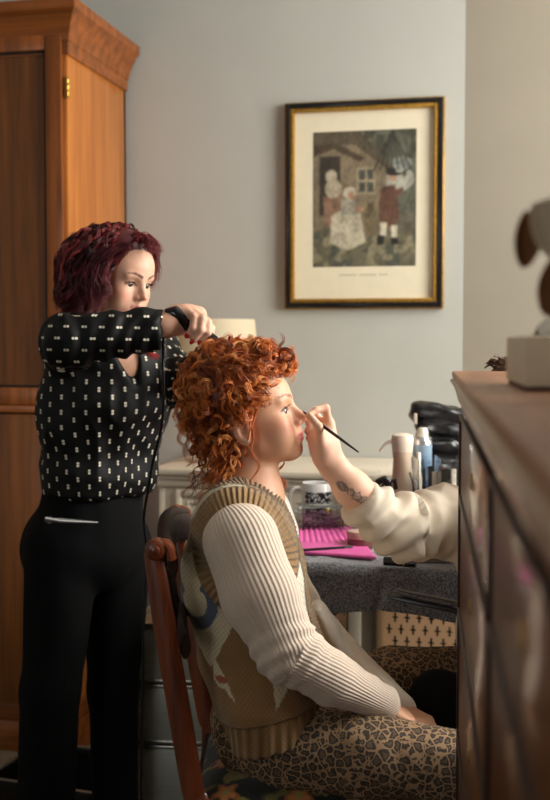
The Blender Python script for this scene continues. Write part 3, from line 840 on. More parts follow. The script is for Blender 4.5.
for k in range(60):
    c = A(random.uniform(-w_/2+.008, w_/2-.008), random.uniform(-dd_/2+.008, dd_/2-.01), random.uniform(.004, h_*.75)); th = random.uniform(0, PI)
    dv = A(math.cos(th), math.sin(th), 0)*.009
    add_tube(bm, [Mx @ Vector(c-dv), Mx @ Vector(c+dv)], .0011, 5)
pn = obj_bm('gold_pins', bm, m_pink2, cbx, ); pn['kind'] = 'stuff'
# mug
m_mug, nt, b = new_mat('mug_glaze'); setp(b, rough=.15, coat=.5)
tc = N(nt, 'ShaderNodeTexCoord'); sp = N(nt, 'ShaderNodeSeparateXYZ'); nt.links.new(tc.outputs['Object'], sp.inputs[0])
an = mth(nt, 'ARCTAN2', sp.outputs[1], sp.outputs[0])
cmb = N(nt, 'ShaderNodeCombineXYZ'); nt.links.new(mth(nt, 'MULTIPLY', an, 3.), cmb.inputs[0]); nt.links.new(mth(nt, 'MULTIPLY', sp.outputs[2], 95.), cmb.inputs[1])
vr = N(nt, 'ShaderNodeTexVoronoi'); vr.inputs['Scale'].default_value = 1.6; nt.links.new(cmb.outputs[0], vr.inputs['Vector'])
blk = mth(nt, 'GREATER_THAN', vr.outputs['Distance'], .36)
band = mth(nt, 'MULTIPLY', mth(nt, 'GREATER_THAN', sp.outputs[2], .012), mth(nt, 'LESS_THAN', sp.outputs[2], .094))
side = mth(nt, 'MULTIPLY', mth(nt, 'GREATER_THAN', an, -2.3), mth(nt, 'LESS_THAN', an, 2.6))
f = mth(nt, 'MULTIPLY', mth(nt, 'MULTIPLY', blk, band), side)
base = mixc(nt, f, lin((232, 230, 226)), lin((28, 26, 28)))
yel = mth(nt, 'MULTIPLY', mth(nt, 'LESS_THAN', mth(nt, 'ABSOLUTE', mth(nt, 'ADD', an, .55)), .14), mth(nt, 'LESS_THAN', mth(nt, 'ABSOLUTE', mth(nt, 'ADD', sp.outputs[2], -.045)), .018))
nt.links.new(mixc(nt, yel, base, lin((240, 214, 20))), b.inputs['Base Color'])
mp_ = on_plane_y(317, 3.22, 500); mp_ = A(mp_[0], 3.22, TT-.008)
mg = thing('mug', mp_, 'white mug with a black doodle pattern and a yellow mark, behind the tub of pins', 'mug')
HM = .118; RM = .045
obj_bm('cup', lathe([(.030, 0), (.040, .002), (RM-.002, .02), (RM, .05), (RM, HM-.003), (RM-.002, HM), (RM-.005, HM-.003), (RM-.006, .01), (.01, .006)], 40), m_mug, mg)
hd_ = -CR; pts = [A(0, 0, z)+hd_*r for r, z in ((RM-.004, HM-.02), (RM+.018, HM-.016), (RM+.034, HM-.034), (RM+.034, .055), (RM+.018, .030), (RM-.004, .028))]
obj_bm('handle', tube(spline(pts, 26), .0062, 10, (1.2, .8)), mat('mug_handle_glaze', (232, 230, 226), .15), mg)
# --- continuous spray bottle
m_beige = mat('matt_cream_plastic', (222, 208, 188), .4, .03); m_beiged = mat('ribbed_beige_plastic', (196, 172, 146), .5, .03)
def prop_at(u, v_top, v_bot, d):
    p = P(u, v_bot, d); return A(p[0], p[1], TT), EYE-(v_top-340)/FPX*d-TT
p, H = prop_at(402, 433, 500, 3.05); H = H
s1 = thing('spray_bottle', p, 'tall cream mist spray bottle with a ribbed body and lever trigger, behind the cream sleeve', 'bottle')
obj_bm('bottle_body', lathe([(.026, 0), (.029, .006), (.029, H*.45), (.027, H*.6), (.025, H*.74), (.027, H*.82)], 32), m_beiged, s1)
obj_bm('spray_head', lathe([(.027, H*.82), (.029, H*.86), (.031, H*.94), (.028, H*.985), (.016, H)], 32), m_beige, s1)
tp = [A(0, 0, H*.93)-CR*.02, A(0, 0, H*.9)-CR*.045, A(0, 0, H*.82)-CR*.062]
obj_bm('trigger', tube(spline(tp, 10), [.006]*5+[.005]*5, 8, (1.4, .7)), m_beige, s1)
# --- aerosol can
m_can, nt, b = new_mat('blue_can'); setp(b, rough=.25, metal=.3)
tc = N(nt, 'ShaderNodeTexCoord'); sp = N(nt, 'ShaderNodeSeparateXYZ'); nt.links.new(tc.outputs['Object'], sp.inputs[0])
p, H = prop_at(422, 427, 512, 3.08)
nt.links.new(ramp(nt, mth(nt, 'MULTIPLY', sp.outputs[2], 1/H), [(.0, lin((90, 120, 160))), (.5, lin((104, 134, 172))), (.52, lin((180, 200, 214))), (.60, lin((126, 156, 186))), (.8, lin((150, 176, 196)))]), b.inputs['Base Color'])
s2 = thing('aerosol_can', p, 'pale blue aerosol can with a silver shoulder and cream nozzle, against the black leather bag', 'can')
obj_bm('can_body', lathe([(.024, 0), (.0265, .004), (.0265, H*.84)], 32), m_can, s2)
obj_bm('shoulder', lathe([(.0265, H*.84), (.0255, H*.87), (.017, H*.915)], 32), mat('silver_metal', (205, 208, 210), .25, .03, metal=.8), s2)
obj_bm('nozzle', lathe([(.016, H*.90), (.0155, H*.96), (.012, H*.995), (.006, H)], 24), mat('nozzle_cream', (226, 220, 204), .4), s2)
# --- small black trigger sprayer with clear bottle
p, H = prop_at(389, 471, 512, 2.95)
s3 = thing('spray_bottle', p, 'small clear bottle with a black trigger sprayer, left of the cream mist bottle', 'bottle')
obj_bm('bottle_body', lathe([(.019, 0), (.022, .004), (.022, H*.34), (.018, H*.43), (.011, H*.47)], 28), m_clear, s3)
obj_bm('collar', lathe([(.0125, H*.46), (.0125, H*.62)], 20), m_black, s3)
hb = bmesh.new(); c0 = A(0, 0, H*.62)
add_tube(hb, spline([c0, c0+A(0, 0, H*.16)-CR*.001, c0+A(0, 0, H*.27)-CR*.008, c0+A(0, 0, H*.24)-CR*.026, c0+A(0, 0, H*.20)-CR*.034], 16), .0088, 10)
add_tube(hb, [c0+A(0, 0, H*.22)+CR*.0, c0+A(0, 0, H*.26)+CR*.014, c0+A(0, 0, H*.12)+CR*.018], .006, 8)
obj_bm('sprayer_head', hb, m_black, s3)
obj_bm('trigger', tube(spline([c0+A(0, 0, H*.22)-CR*.012, c0+A(0, 0, H*.10)-CR*.026, c0-A(0, 0, H*.02)-CR*.042], 10), .0036, 8), m_black, s3)
# --- drinking glass
p, H = prop_at(369, 470, 508, 3.12)
s4 = thing('glass_tumbler', p, 'clear glass tumbler behind the tattooed forearm', 'glass')
obj_bm('tumbler', lathe([(.026, 0), (.028, .004), (.033, H), (.0315, H), (.0265, .012), (.01, .010)], 32), m_glass, s4)
# --- black leather bag
m_leath = mat('black_leather', (24, 23, 24), .32, .2, 60, .5, 160, coat=.2)
pb = P(438, 456, 3.2); H = EYE-(405-340)/FPX*3.2-TT+.006
s5 = thing('leather_tool_roll', (pb[0], pb[1], TT), 'slumped black leather brush bag standing behind the aerosol can', 'bag')
Bd = Body(); px_ = 3.2/FPX; c = A(pb[0], pb[1], TT)
X_a = CR; 
def bagc(u, v, dd=0): return P(u, v, 3.2+dd)
for (u0, v0, u1, v1, r, dd) in ((421, 412, 470, 418, .030, .01), (424, 428, 470, 434, .030, 0), (424, 446, 470, 451, .032, -.005), (422, 466, 470, 470, .034, -.005), (424, 486, 470, 488, .034, 0), (424, 508, 470, 508, .030, 0)):
    Bd.cone(bagc(u0, v0, dd), bagc(u1, v1, dd), r, r, .012, sq=(CF0, 1.4))
Bd.half((0, 0, TT), (0, 0, -1), (-9, -9, -9), (9, 9, 9))
V, F = Bd.mesh(.006); nn = vnormals(V, F); V = V+nn*((vnoise(V*A(1, 1, 2.5), 26)-.5)*.02)[:, None]; V[:, 2] = np.maximum(V[:, 2], TT)
obj_np('bag_body', V, F, m_leath, s5)
bm = bmesh.new(); add_box(bm, (-.004, -.006, 0), (.004, .002, .03), .001, Matrix.Translation(Vector(P(415.5, 424, 3.15)))); obj_bm('zip_tag', bm, m_beige, s5, world=True)
# --- clear organiser box with dark contents
po = on_tab(438, 520); po = P(438, 500, 2.98); Ho = EYE-(459-340)/FPX*2.98-TT+.006; wo = 46/FPX*2.98
s6 = thing('clear_organiser', (po[0], po[1], TT), 'clear plastic organiser of black brushes and palettes, in front of the leather bag', 'box')
Mx = Matrix.Rotation(YAW, 4, 'Z'); bm = bmesh.new(); d_ = .12; w_ = wo
for lo, hi in (((-w_/2, -d_/2, 0), (w_/2, d_/2, .002)), ((-w_/2, -d_/2, 0), (w_/2, -d_/2+.002, Ho)), ((-w_/2, d_/2-.002, 0), (w_/2, d_/2, Ho)), ((-w_/2, -d_/2, 0), (-w_/2+.002, d_/2, Ho)), ((w_/2-.002, -d_/2, 0), (w_/2, d_/2, Ho)), ((-.001, -d_/2, 0), (.001, d_/2, Ho))):
    add_box(bm, lo, hi, 0, Mx)
obj_bm('organiser', bm, m_clear, s6, 0)
for k in range(9):
    x = random.uniform(-w_/2+.012, w_/2-.02); y = random.uniform(-d_/2+.02, d_/2-.02); h = random.uniform(.6, .9)*Ho; w0 = random.uniform(.006, .016)
    obj_bm('cosmetic', box((x-w0/2, y-.006, .003), (x+w0/2, y+.006, h), .002, Mx), random.choice([m_black, m_black, m_rosed, m_beige, m_leath]), s6)
# small white bottle, small black bottles on the table
for (u, vt, vb, d, r, mtl, nm, lab) in ((418, 452, 490, 2.99, .011, m_cer, 'lotion_bottle', 'small white capped bottle in front of the aerosol can'),
                                       (431, 488, 512, 2.86, .010, m_beige, 'sample_pot', 'little cream pot just above the fold of the cream sleeve')):
    p, H = prop_at(u, vt, vb, d); t_ = thing(nm, p, lab, 'bottle')
    obj_bm('pot', lathe([(r*.9, 0), (r, .003), (r, H*.7), (r*.6, H*.78)], 20), mtl, t_)
    obj_bm('cap', lathe([(r*.62, H*.78), (r*.62, H*.98), (r*.5, H)], 20), m_white, t_)
p, H = prop_at(414, 472, 500, 2.92); t_ = thing('hair_clip_spring', p, 'black curved salon clip standing between the cream mist bottle and the organiser', 'clip')
obj_bm('jaw', tube(spline([A(0, 0, .003), A(0, 0, H*.4)+CR*.006, A(0, 0, H*.8)-CR*.002, A(0, 0, H)-CR*.012], 14), .005, 8, (1.5, .5)), m_black, t_)
obj_bm('jaw', tube(spline([A(0, 0, .003)+CR*.02, A(0, 0, H*.4)+CR*.022, A(0, 0, H*.75)+CR*.012, A(0, 0, H*.9)+CR*.001], 14), .0045, 8, (1.5, .5)), m_black, t_)
# grey book-like case and black tubes under the sleeve
p = on_tab(432, 563, TT+.001); t_ = thing('makeup_palette', p, 'grey palette case lying flat on the towel under the raised sleeve', 'palette')
Mx = Matrix.Rotation(YAW-.05, 4, 'Z')
obj_bm('case', box((-.055, -.0, .0), (.10, .12, .020), .003, Mx), mat('grey_case', (120, 112, 104), .3), t_)
obj_bm('lid', box((-.055, -.0, .021), (.10, .12, .028), .003, Mx), mat('grey_case_lid', (150, 142, 132), .25), t_)
p0, p1 = on_tab(384, 561, TT+.012), on_tab(416, 563, TT+.012); t_ = thing('lip_gloss_tube', (p0+p1)/2, 'black cosmetic tube lying on the towel beside the grey palette case', 'tube')
obj_bm('tube_body', tube([p0, p0*.35+p1*.65], .0105, 14), m_black, t_, world=True)
obj_bm('cap', tube([p0*.34+p1*.66, p1], .0112, 14), m_leath, t_, world=True)
obj_bm('silver_ring', tube([p0*.40+p1*.60, p0*.33+p1*.67], .0116, 14), mat('silver', (190, 190, 188), .25, metal=1), t_, world=True)
# ================================================================ METAL TROLLEY CASE
m_alu = mat('brushed_aluminium', (178, 180, 168), .4, .1, 8, .15, 60, stretch=(1, 1, 30), metal=.3)
m_alur = mat('aluminium_rail', (176, 172, 160), .3, .05, metal=.85)
dc = 2.98; pL = P(134, 683, dc)
tc_ = thing('trolley_case', (pL[0]+.17, pL[1]+.12, 0), 'stacked silver aluminium beauty trolley case standing behind the chair', 'case')
Mc = Matrix.Translation((pL[0], pL[1], 0)) @ Matrix.Rotation(YAW*.6, 4, 'Z')
zs_ = [EYE-(v-340)/FPX*dc for v in (621, 683, 745, 830)]; zs_[3] = .05
for zt_, zb_ in zip(zs_, zs_[1:]):
    s_ = obj_bm('case_section', box((0.006, .006, zb_+.006), (.334, .244, zt_-.006), .004, Mc), m_alu, tc_, world=True)
    bm = bmesh.new()
    for z in (zb_+.002, zt_-.012): 
        add_box(bm, (0, 0, z), (.34, .012, z+.010), .002, Mc); add_box(bm, (0, 0, z), (.012, .25, z+.010), .002, Mc); add_box(bm, (.328, 0, z), (.34, .25, z+.010), .002, Mc)
    for x in (0, .328): add_box(bm, (x, 0, zb_+.002), (x+.012, .012, zt_-.002), .003, Mc)
    obj_bm('edge_rail', bm, m_alur, s_, world=True)
for x in (.03, .31):
    for y in (.03, .22): obj_bm('castor_wheel', lathe( [(.022, -.011), (.024, 0), (.022, .011)], 16, Mc @ Matrix.Translation((x, y, .024)) @ Matrix.Rotation(PI/2, 4, 'X')), m_black, tc_, world=True)
pk = P(166, 622, 2.96)
t_ = thing('black_kit_box', (pk[0], pk[1]+.06, zs_[0]), 'black box resting on top of the silver trolley case, behind the chair post', 'box')
Mk = Matrix.Translation((pL[0], pL[1], 0)) @ Matrix.Rotation(YAW*.6, 4, 'Z')
obj_bm('box_body', box((.05, .02, zs_[0]), (.26, .16, zs_[0]+.055), .004, Mk), m_black, t_, world=True)
obj_bm('box_lid', box((.047, .017, zs_[0]+.056), (.263, .163, zs_[0]+.068), .003, Mk), m_leath, t_, world=True)
obj_bm('clasp', box((.085, .013, zs_[0]+.048), (.105, .018, zs_[0]+.056), .001, Mk), m_alur, t_, world=True)
# dark low tray behind the stylist's feet
pf = P(72, 775, 3.15)
t_ = thing('black_tray', (pf[0], pf[1], 0), 'low black metal box on the carpet, seen between the standing woman\'s legs', 'tray')
Mk = Matrix.Translation((pf[0]-.24, pf[1]-.05, 0)) @ Matrix.Rotation(-.12, 4, 'Z')
bm = bmesh.new()
for lo, hi in (((0, 0, 0), (.36, .30, .012)), ((0, 0, 0), (.36, .012, .10)), ((0, .288, 0), (.36, .30, .10)), ((0, 0, 0), (.012, .3, .10)), ((.348, 0, 0), (.36, .3, .10))): add_box(bm, lo, hi, .002, Mk)
obj_bm('tray_body', bm, m_black, t_, world=True)
bm = bmesh.new(); 
for lo, hi in (((-.002, -.002, .1), (.362, .006, .104)), ((-.002, .294, .1), (.362, .302, .104)), ((-.002, 0, .1), (.006, .3, .104)), ((.354, 0, .1), (.362, .3, .104))): add_box(bm, lo, hi, .001, Mk)
obj_bm('rim', bm, m_alur, t_, world=True)
# ================================================================ CHAIR
m_ch = wood('chair_mahogany', (84, 36, 14), (134, 64, 30), 1.5, 'z', .38, .25, .15)
m_chd = wood('chair_mahogany_dark', (30, 13, 6), (56, 25, 12), 1.5, 'z', .65, 0, .2)
cc = P(300, 760, 2.3); co = A(cc[0], cc[1], 0)
chr_ = thing('dining_chair', co, 'antique mahogany chair with scrolled back posts and a floral tapestry seat, under the seated woman', 'chair')
NP = [P(u, v, 2.09) for u, v in ((153, 552), (159, 590), (167, 640), (180, 715), (193, 790), (199, 812))]
dep = .42
def post(pts, m, name):
    o = [np.array(p) for p in pts]
    foot = o[-1]+A(0, 0, 0)-CR*.02; foot[2] = .0; mid = (o[-1]*.6+foot*.4)
    path = spline(o+[mid, foot], 44)
    rr = [.019+.004*min(1, i/10) for i in range(44)]
    return obj_bm(name, tube(path, rr, 12, (.62, 1.0)), m, chr_, world=True)
post(NP, m_ch, 'back_post')
post([p+CF0*dep for p in NP], m_ch, 'back_post')
def scroll(c, m, r=.026, parent=None, w=.03):
    t = np.linspace(0, 2.3*PI, 40); R_ = r*(1-.22*t/(2*PI)*1.6)
    pts = [c + (-CR*math.cos(a)+Zz*math.sin(a))*rr*.55 for a, rr in zip(t+PI*.1, R_)]
    return pts
top = NP[0]
for k, off in enumerate((0, dep)):
    c = top+CF0*off+CR*.006+A(0, 0, .006)
    bm = bmesh.new(); add_lathe(bm, [(.005, -.020), (.016, -.018), (.020, -.014), (.021, 0), (.020, .014), (.016, .018), (.005, .020)], 24, Matrix.Translation(Vector(c)) @ Matrix(((CR[0], 0, CF0[0], 0), (CR[1], 0, CF0[1], 0), (0, 1, 0, 0), (0, 0, 0, 1))))
    add_lathe(bm, [(.003, -.024), (.008, -.022), (.009, -.019)], 16, Matrix.Translation(Vector(c)) @ Matrix(((CR[0], 0, CF0[0], 0), (CR[1], 0, CF0[1], 0), (0, 1, 0, 0), (0, 0, 0, 1))))
    add_tube(bm, spline([c+A(0, 0, .010)-CR*.002, c+CR*.022+A(0, 0, .006), c+CR*.030-A(0, 0, .02)], 12), .013, 10, (1.3, .8))
    obj_bm('scroll', bm, m_ch, chr_, world=True)
# crest rail, bowed, from post to post, with rolled top
n = 26; path = []
for i in range(n):
    t = i/(n-1); path.append(top+CF0*(t*dep)+CR*(.026-.05*4*t*(1-t)*.4)+A(0, 0, .012+.024*math.sin(PI*t)))
path = np.array(path)
bm = bmesh.new(); add_tube(bm, path+A(0, 0, -.004), .014, 14, (1, .9)); 
lowr = path+CR*.012-A(0, 0, .035)
add_tube(bm, lowr, .020, 12, (.5, 1.5))
obj_bm('crest_rail', bm, m_chd, chr_, world=True)
path2 = [p+(NP[3]-NP[0])*.62+CR*.004 for p in path]
obj_bm('cross_rail', tube(path2, .02, 12, (.5, 1.3)), m_chd, chr_, world=True)
bm = bmesh.new()
for t in (.32, .5, .68):
    a = top+CF0*(t*dep)+A(0, 0, -.03)+CR*.01; e = NP[3]*.4+NP[2]*.6+CF0*(t*dep)+CR*.0
    add_tube(bm, spline([a, (a*.5+e*.5)-CR*.012, e], 14), .011, 8, (1.4, .7))
obj_bm('back_slats', bm, m_chd, chr_, world=True)
SH = .452
sb = A(NP[4][0], NP[4][1], 0)+CR*.0
def cvec(a, b, z): return sb+CR*a+CF0*b+A(0, 0, z)
bm = bmesh.new()
Ms = Matrix(((CR[0], CF0[0], 0, sb[0]), (CR[1], CF0[1], 0, sb[1]), (0, 0, 1, 0), (0, 0, 0, 1)))
for lo, hi in (((0, -.012, SH-.075), (.43, .014, SH-.012)), ((0, dep-.014, SH-.075), (.43, dep+.012, SH-.012)), ((-.004, 0, SH-.075), (.022, dep, SH+.004)), ((.41, 0, SH-.075), (.436, dep, SH-.012))): add_box(bm, lo, hi, .004, Ms)
obj_bm('seat_rail', bm, m_chd, chr_, world=True)
for b_ in (.01, dep-.01):
    obj_bm('front_leg', tube([cvec(.415, b_, SH-.02), cvec(.415, b_, .3), cvec(.42, b_, 0)], [.022, .018, .013], 14), m_ch, chr_, world=True)
# floral tapestry cushion
m_tap, nt, b = new_mat('floral_tapestry'); setp(b, rough=.9, sheen=.2)
a_ = N(nt, 'ShaderNodeAttribute', attribute_name='Col'); nt.links.new(a_.outputs['Color'], b.inputs['Base Color']); bump(nt, b, noise(nt, 500, 2), .5, .001)
nu, nv = 200, 200; s_, t_2 = np.meshgrid(np.linspace(-1, 1, nu), np.linspace(-1, 1, nv), indexing='ij')
hz = SH-.012+.052*((1-abs(s_)**6)*(1-abs(t_2)**6))**.6
loc = np.stack([.215+s_*.215, dep/2+t_2*(dep/2+.008), hz], -1)
G = loc.reshape(-1, 3); V = sb+G[:, :1]*CR+G[:, 1:2]*CF0+A(0, 0, 1)*G[:, 2:3]
colc = np.tile(np.array(lin((20, 24, 20))), (len(V), 1))
lf = vnoise(G, 34); colc[lf > .6] = lin((58, 60, 30)); colc[lf > .68] = lin((104, 96, 50))
rg = np.random.default_rng(3)
fl = [(.06, .03), (.13, .10), (.05, .16), (.20, .02), (.28, .08), (.12, .24), (.24, .18), (.07, .32), (.34, .03), (.36, .2), (.2, .34)]
for (fx, fy) in fl:
    dx, dy = G[:, 0]-fx, G[:, 1]-fy; r = np.hypot(dx, dy); an_ = np.arctan2(dy, dx); rr = .030*(.78+.22*np.cos(5*an_+fx*40))
    colc[r < rr] = lin((150, 84, 44)); colc[r < rr*.72] = lin((182, 116, 60)); colc[r < rr*.3] = lin((150, 140, 70)); 
    for k in range(3):
        a2 = fx*60+k*2.1; lx = fx+.048*math.cos(a2); ly = fy+.048*math.sin(a2)
        ddx, ddy = G[:, 0]-lx, G[:, 1]-ly; e = ((ddx*math.cos(a2)+ddy*math.sin(a2))/.022)**2+((-ddx*math.sin(a2)+ddy*math.cos(a2))/.009)**2
        colc[(e < 1) & (r > rr)] = lin((128, 112, 48))
i_, j_ = np.meshgrid(np.arange(nu-1), np.arange(nv-1), indexing='ij'); k_ = (i_*nv+j_).ravel()
obj_np('seat_cushion', V, np.stack([k_, k_+nv, k_+nv+1, k_+1], 1), m_tap, chr_, cols=colc)
# ================================================================ PEOPLE helpers
def skin_mat(name):
    m, nt, b = new_mat(name); setp(b, rough=.48, spec=.4, sss=.12)
    b.inputs['Subsurface Radius'].default_value = (.012, .005, .003); b.inputs['Subsurface Scale'].default_value = .5
    a = N(nt, 'ShaderNodeAttribute', attribute_name='Col'); nt.links.new(a.outputs['Color'], b.inputs['Base Color'])
    bump(nt, b, noise(nt, 700, 2), .12, .0006); return m
m_skin = skin_mat('skin')
def hairmat(name, rough=.38):
    m, nt, b = new_mat(name); setp(b, rough=rough, spec=.5)
    a = N(nt, 'ShaderNodeAttribute', attribute_name='Col'); nt.links.new(a.outputs['Color'], b.inputs['Base Color']); return m
m_hair = hairmat('hair_strands')
def frame_from(fwd, up, left=None):
    X = nrm(fwd); Y = nrm(np.cross(up, X)); Z = np.cross(X, Y); return np.array([X, Y, Z])
class Head:
    """head frame: origin between the ear canals, X to the front, Y to the left ear, Z up"""
    def __init__(s, o, R, sc=1.): s.o = np.asarray(o, float); s.R = R; s.s = sc
    def p(s, x, y, z): return s.o + s.s*(x*s.R[0]+y*s.R[1]+z*s.R[2])
    def loc(s, V): return ((V-s.o)@s.R.T)/s.s
    def add(s, B, smile=0, closed=.0, ears=(1, -1)):
        q = s.s; R = s.R
        def ell(c, a, k, op='add', RR=None): B.ell(s.p(*c), A(*a)*q, R if RR is None else RR, k*q, op)
        def cone(a, b, ra, rb, k): B.cone(s.p(*a), s.p(*b), ra*q, rb*q, k*q)
        ell((-.008, 0, .046), (.090, .074, .082), .01)
        ell((.030, 0, .055), (.060, .060, .054), .03)
        ell((.030, 0, -.004), (.050, .054, .062), .03)
        for y in (1, -1):
            cone((.010, .046*y, -.040), (.064, .013*y, -.067), .015, .0145, .026)
            ell((.058, .038*y, -.008), (.022, .021, .020), .02)
            ell((.056, .030*y, -.034), (.022, .022, .024), .02); ell((.040, .038*y, -.028), (.030, .017, .026), .03)
            cone((.083, .012*y, .040), (.072, .044*y, .040), .0075, .006, .014)      # brow ridge
        ell((.070, 0, -.037), (.0245, .026, .027), .02); cone((.0925, 0, -.018), (.0935, 0, -.030), .0062, .0058, .008)
        ell((.0745, 0, -.0655), (.0165, .016, .0140), .016)
        for y in (1, -1): ell((.096, .031*y, .020), (.016, .017, .0125), .014, 'cut')
        # nose
        cone((.070, 0, .026), (.086, 0, -.010), .0095, .0135, .010)
        cone((.084, 0, .032), (.107, 0, -.004), .0060, .0080, .012)
        ell((.1085, 0, -.0065), (.0090, .0080, .0074), .006)
        for y in (1, -1):
            ell((.094, .0115*y, -.0125), (.0090, .0062, .0068), .005)
            ell((.1, .0068*y, -.0200), (.005, .0035, .004), .003, 'cut')
        # lips
        w = .020+.005*smile; zz = -.0405+.0
        for y in (1, -1):
            cone((.0952, 0, -.0350), (.080, w*y, zz+.004*smile), .0046, .0020, .005)
            cone((.0935, 0, -.0448), (.080, w*y, zz+.004*smile), .0052, .0020, .005)
            B.cone(s.p(.1015, 0, -.0400), s.p(.085, w*y, zz+.004*smile), .0013*q, .0012*q, .0025*q, op='cut')
        # lids
        for y in (1, -1):
            ell((.0695, .0305*y, .019), (.0140, .0145, .0138), .003)
            oz = .0175-.002*closed; h = .0064*(1-closed)+.0012
            ell((.0845, .0315*y, oz), (.0110, .0140, h), .002, 'cut')
        for y in ears:
            RY = frame_from(R[0]*.96+R[1]*y*.30*-1+R[2]*-.0, R[2]*.98-R[0]*.18)
            c = s.p(-.010, .0755*y, .000)
            B.ell(c, A(.0175, .0085, .0305)*q, RY, .005*q)
            B.ell(c+RY[1]*y*.0085*q+RY[0]*.002*q+RY[2]*.004*q, A(.0115, .0065, .0215)*q, RY, .003*q, 'cut')
            B.ell(c+RY[0]*.010*q-RY[2]*.004*q+RY[1]*y*.002*q, A(.005, .005, .007)*q, RY, .003*q)
            B.ell(c+RY[1]*y*.002*q-RY[2]*.024*q+RY[0]*.004*q, A(.0075, .0045, .008)*q, RY, .003*q)
    def paint(s, V, base, lip, brow, blush, browz=0, shadow=None, mask=None):
        """skin tone per vertex; only the head region gets features"""
        L = s.loc(V); x, y, z = L[:, 0], L[:, 1], L[:, 2]
        col = np.tile(np.array(lin(base)), (len(V), 1)); col = col*(.95+.1*vnoise(V, 60))[:, None]
        hd = (np.abs(y) < .1) & (z > -.11) & (z < .15) & (x > -.05) & (x < .13)
        def pm(m, c, a): 
            w = (np.clip(m, 0, 1)*a*hd)[:, None]; col[:] = col*(1-w)+np.array(lin(c))*w
        ay = np.abs(y)
        pm(np.exp(-(((x-.062)/.03)**2+((ay-.045)/.018)**2+((z+.012)/.016)**2)), blush, .55)
        pm(np.exp(-(((x-.105)/.02)**2+(ay/.014)**2+((z+.008)/.012)**2)), blush, .35)
        lw = .0225
        arch = -.0405
        m = ((x > .078) & (ay < lw) & (z > arch-.0098*np.sqrt(np.clip(1-(ay/lw)**2, 0, 1))) & (z < arch+.0085*np.sqrt(np.clip(1-(ay/lw)**2, 0, 1)))).astype(float)
        pm(m, lip, .7)
        bx = (ay-.010)/.040
        bz = .0415+browz+.007*np.sin(np.clip(bx, 0, 1)*PI*.72)
        m = ((bx > 0) & (bx < 1.05) & (np.abs(z-bz) < .0040*(1.1-.7*bx)) & (x > .04)).astype(float)
        pm(m, brow, .9)
        m = np.exp(-(((ay-.031)/.017)**2+((z-.0245)/.006)**2))*(x > .06)
        pm(m, shadow or (150, 104, 80), .55)
        m = ((np.abs(((ay-.0315)/.0145)**2+((z-.0175)/.0074)**2-1) < .34) & (x > .062) & (z > .0165)).astype(float)
        pm(m, (52, 34, 26), .75)
        e = np.exp(-(((x+.006)/.012)**2+((z-.002)/.018)**2))*((ay > .066)&(ay < .0815)); w = (e*.5)[:, None]; col[:] = col*(1-w)+np.array(lin((176, 96, 74)))*w
        return col
    def eyes(s, parent, iris=(92, 110, 106), look=(0, 0)):
        for y in (1, -1):
            c = s.p(.0695, .0305*y, .0180); r = .0121*s.s
            bm = bmesh.new(); bmesh.ops.create_uvsphere(bm, u_segments=32, v_segments=24, radius=r)
            V = np.array([v.co[:] for v in bm.verts]); F = [[v.index for v in f.verts] for f in bm.faces]
            d = nrm(s.R[0]+s.R[1]*look[0]+s.R[2]*look[1]); cs = (V/r)@d
            bm.free()
            col = np.tile(np.array(lin((170, 158, 148))), (len(V), 1))
            col[cs > .80] = lin((40, 40, 40)); col[cs > .83] = lin(iris); col[cs > .965] = lin((10, 10, 10))
            Fq = np.array([f if len(f) == 4 else f+[f[0]] for f in F if len(f) == 4])
            tri = np.array([f for f in F if len(f) == 3])
            obj_np('eye', V+c, Fq, m_eye, parent, cols=col)
m_eye = colmat('eye_surface', .12, coat=.6)
def eyelashes(H, parent, y, name='eyelashes'):
    paths = []; rad = []
    for k in range(22):
        a = k/21*2-1; p0 = H.p(.0825-.010*a*a, .0315*y+a*.0135, .0185+.0055*(1-a*a)); p1 = p0+H.s*(H.R[0]*.0055+H.R[2]*.0022+H.R[1]*y*.001*(1+a)); p2 = p0+H.s*(H.R[0]*.0085+H.R[2]*.0052+H.R[1]*y*.002*(1+a))
        paths.append(spline([p0, p1, p2], 6)); rad.append(np.linspace(.0005, .00015, 6))
    V, F, _ = strand_mesh(np.array(paths), np.array(rad), 3)
    return obj_np(name, V, F, m_black, parent)
def finger(B, pts, r0=.0088, r1=.0068, k=.004, kf=.006):
    n = len(pts)
    for i in range(n-1):
        B.cone(pts[i], pts[i+1], r0+(r1-r0)*i/(n-1), r0+(r1-r0)*(i+1)/(n-1), kf if i == 0 else k)
    return pts
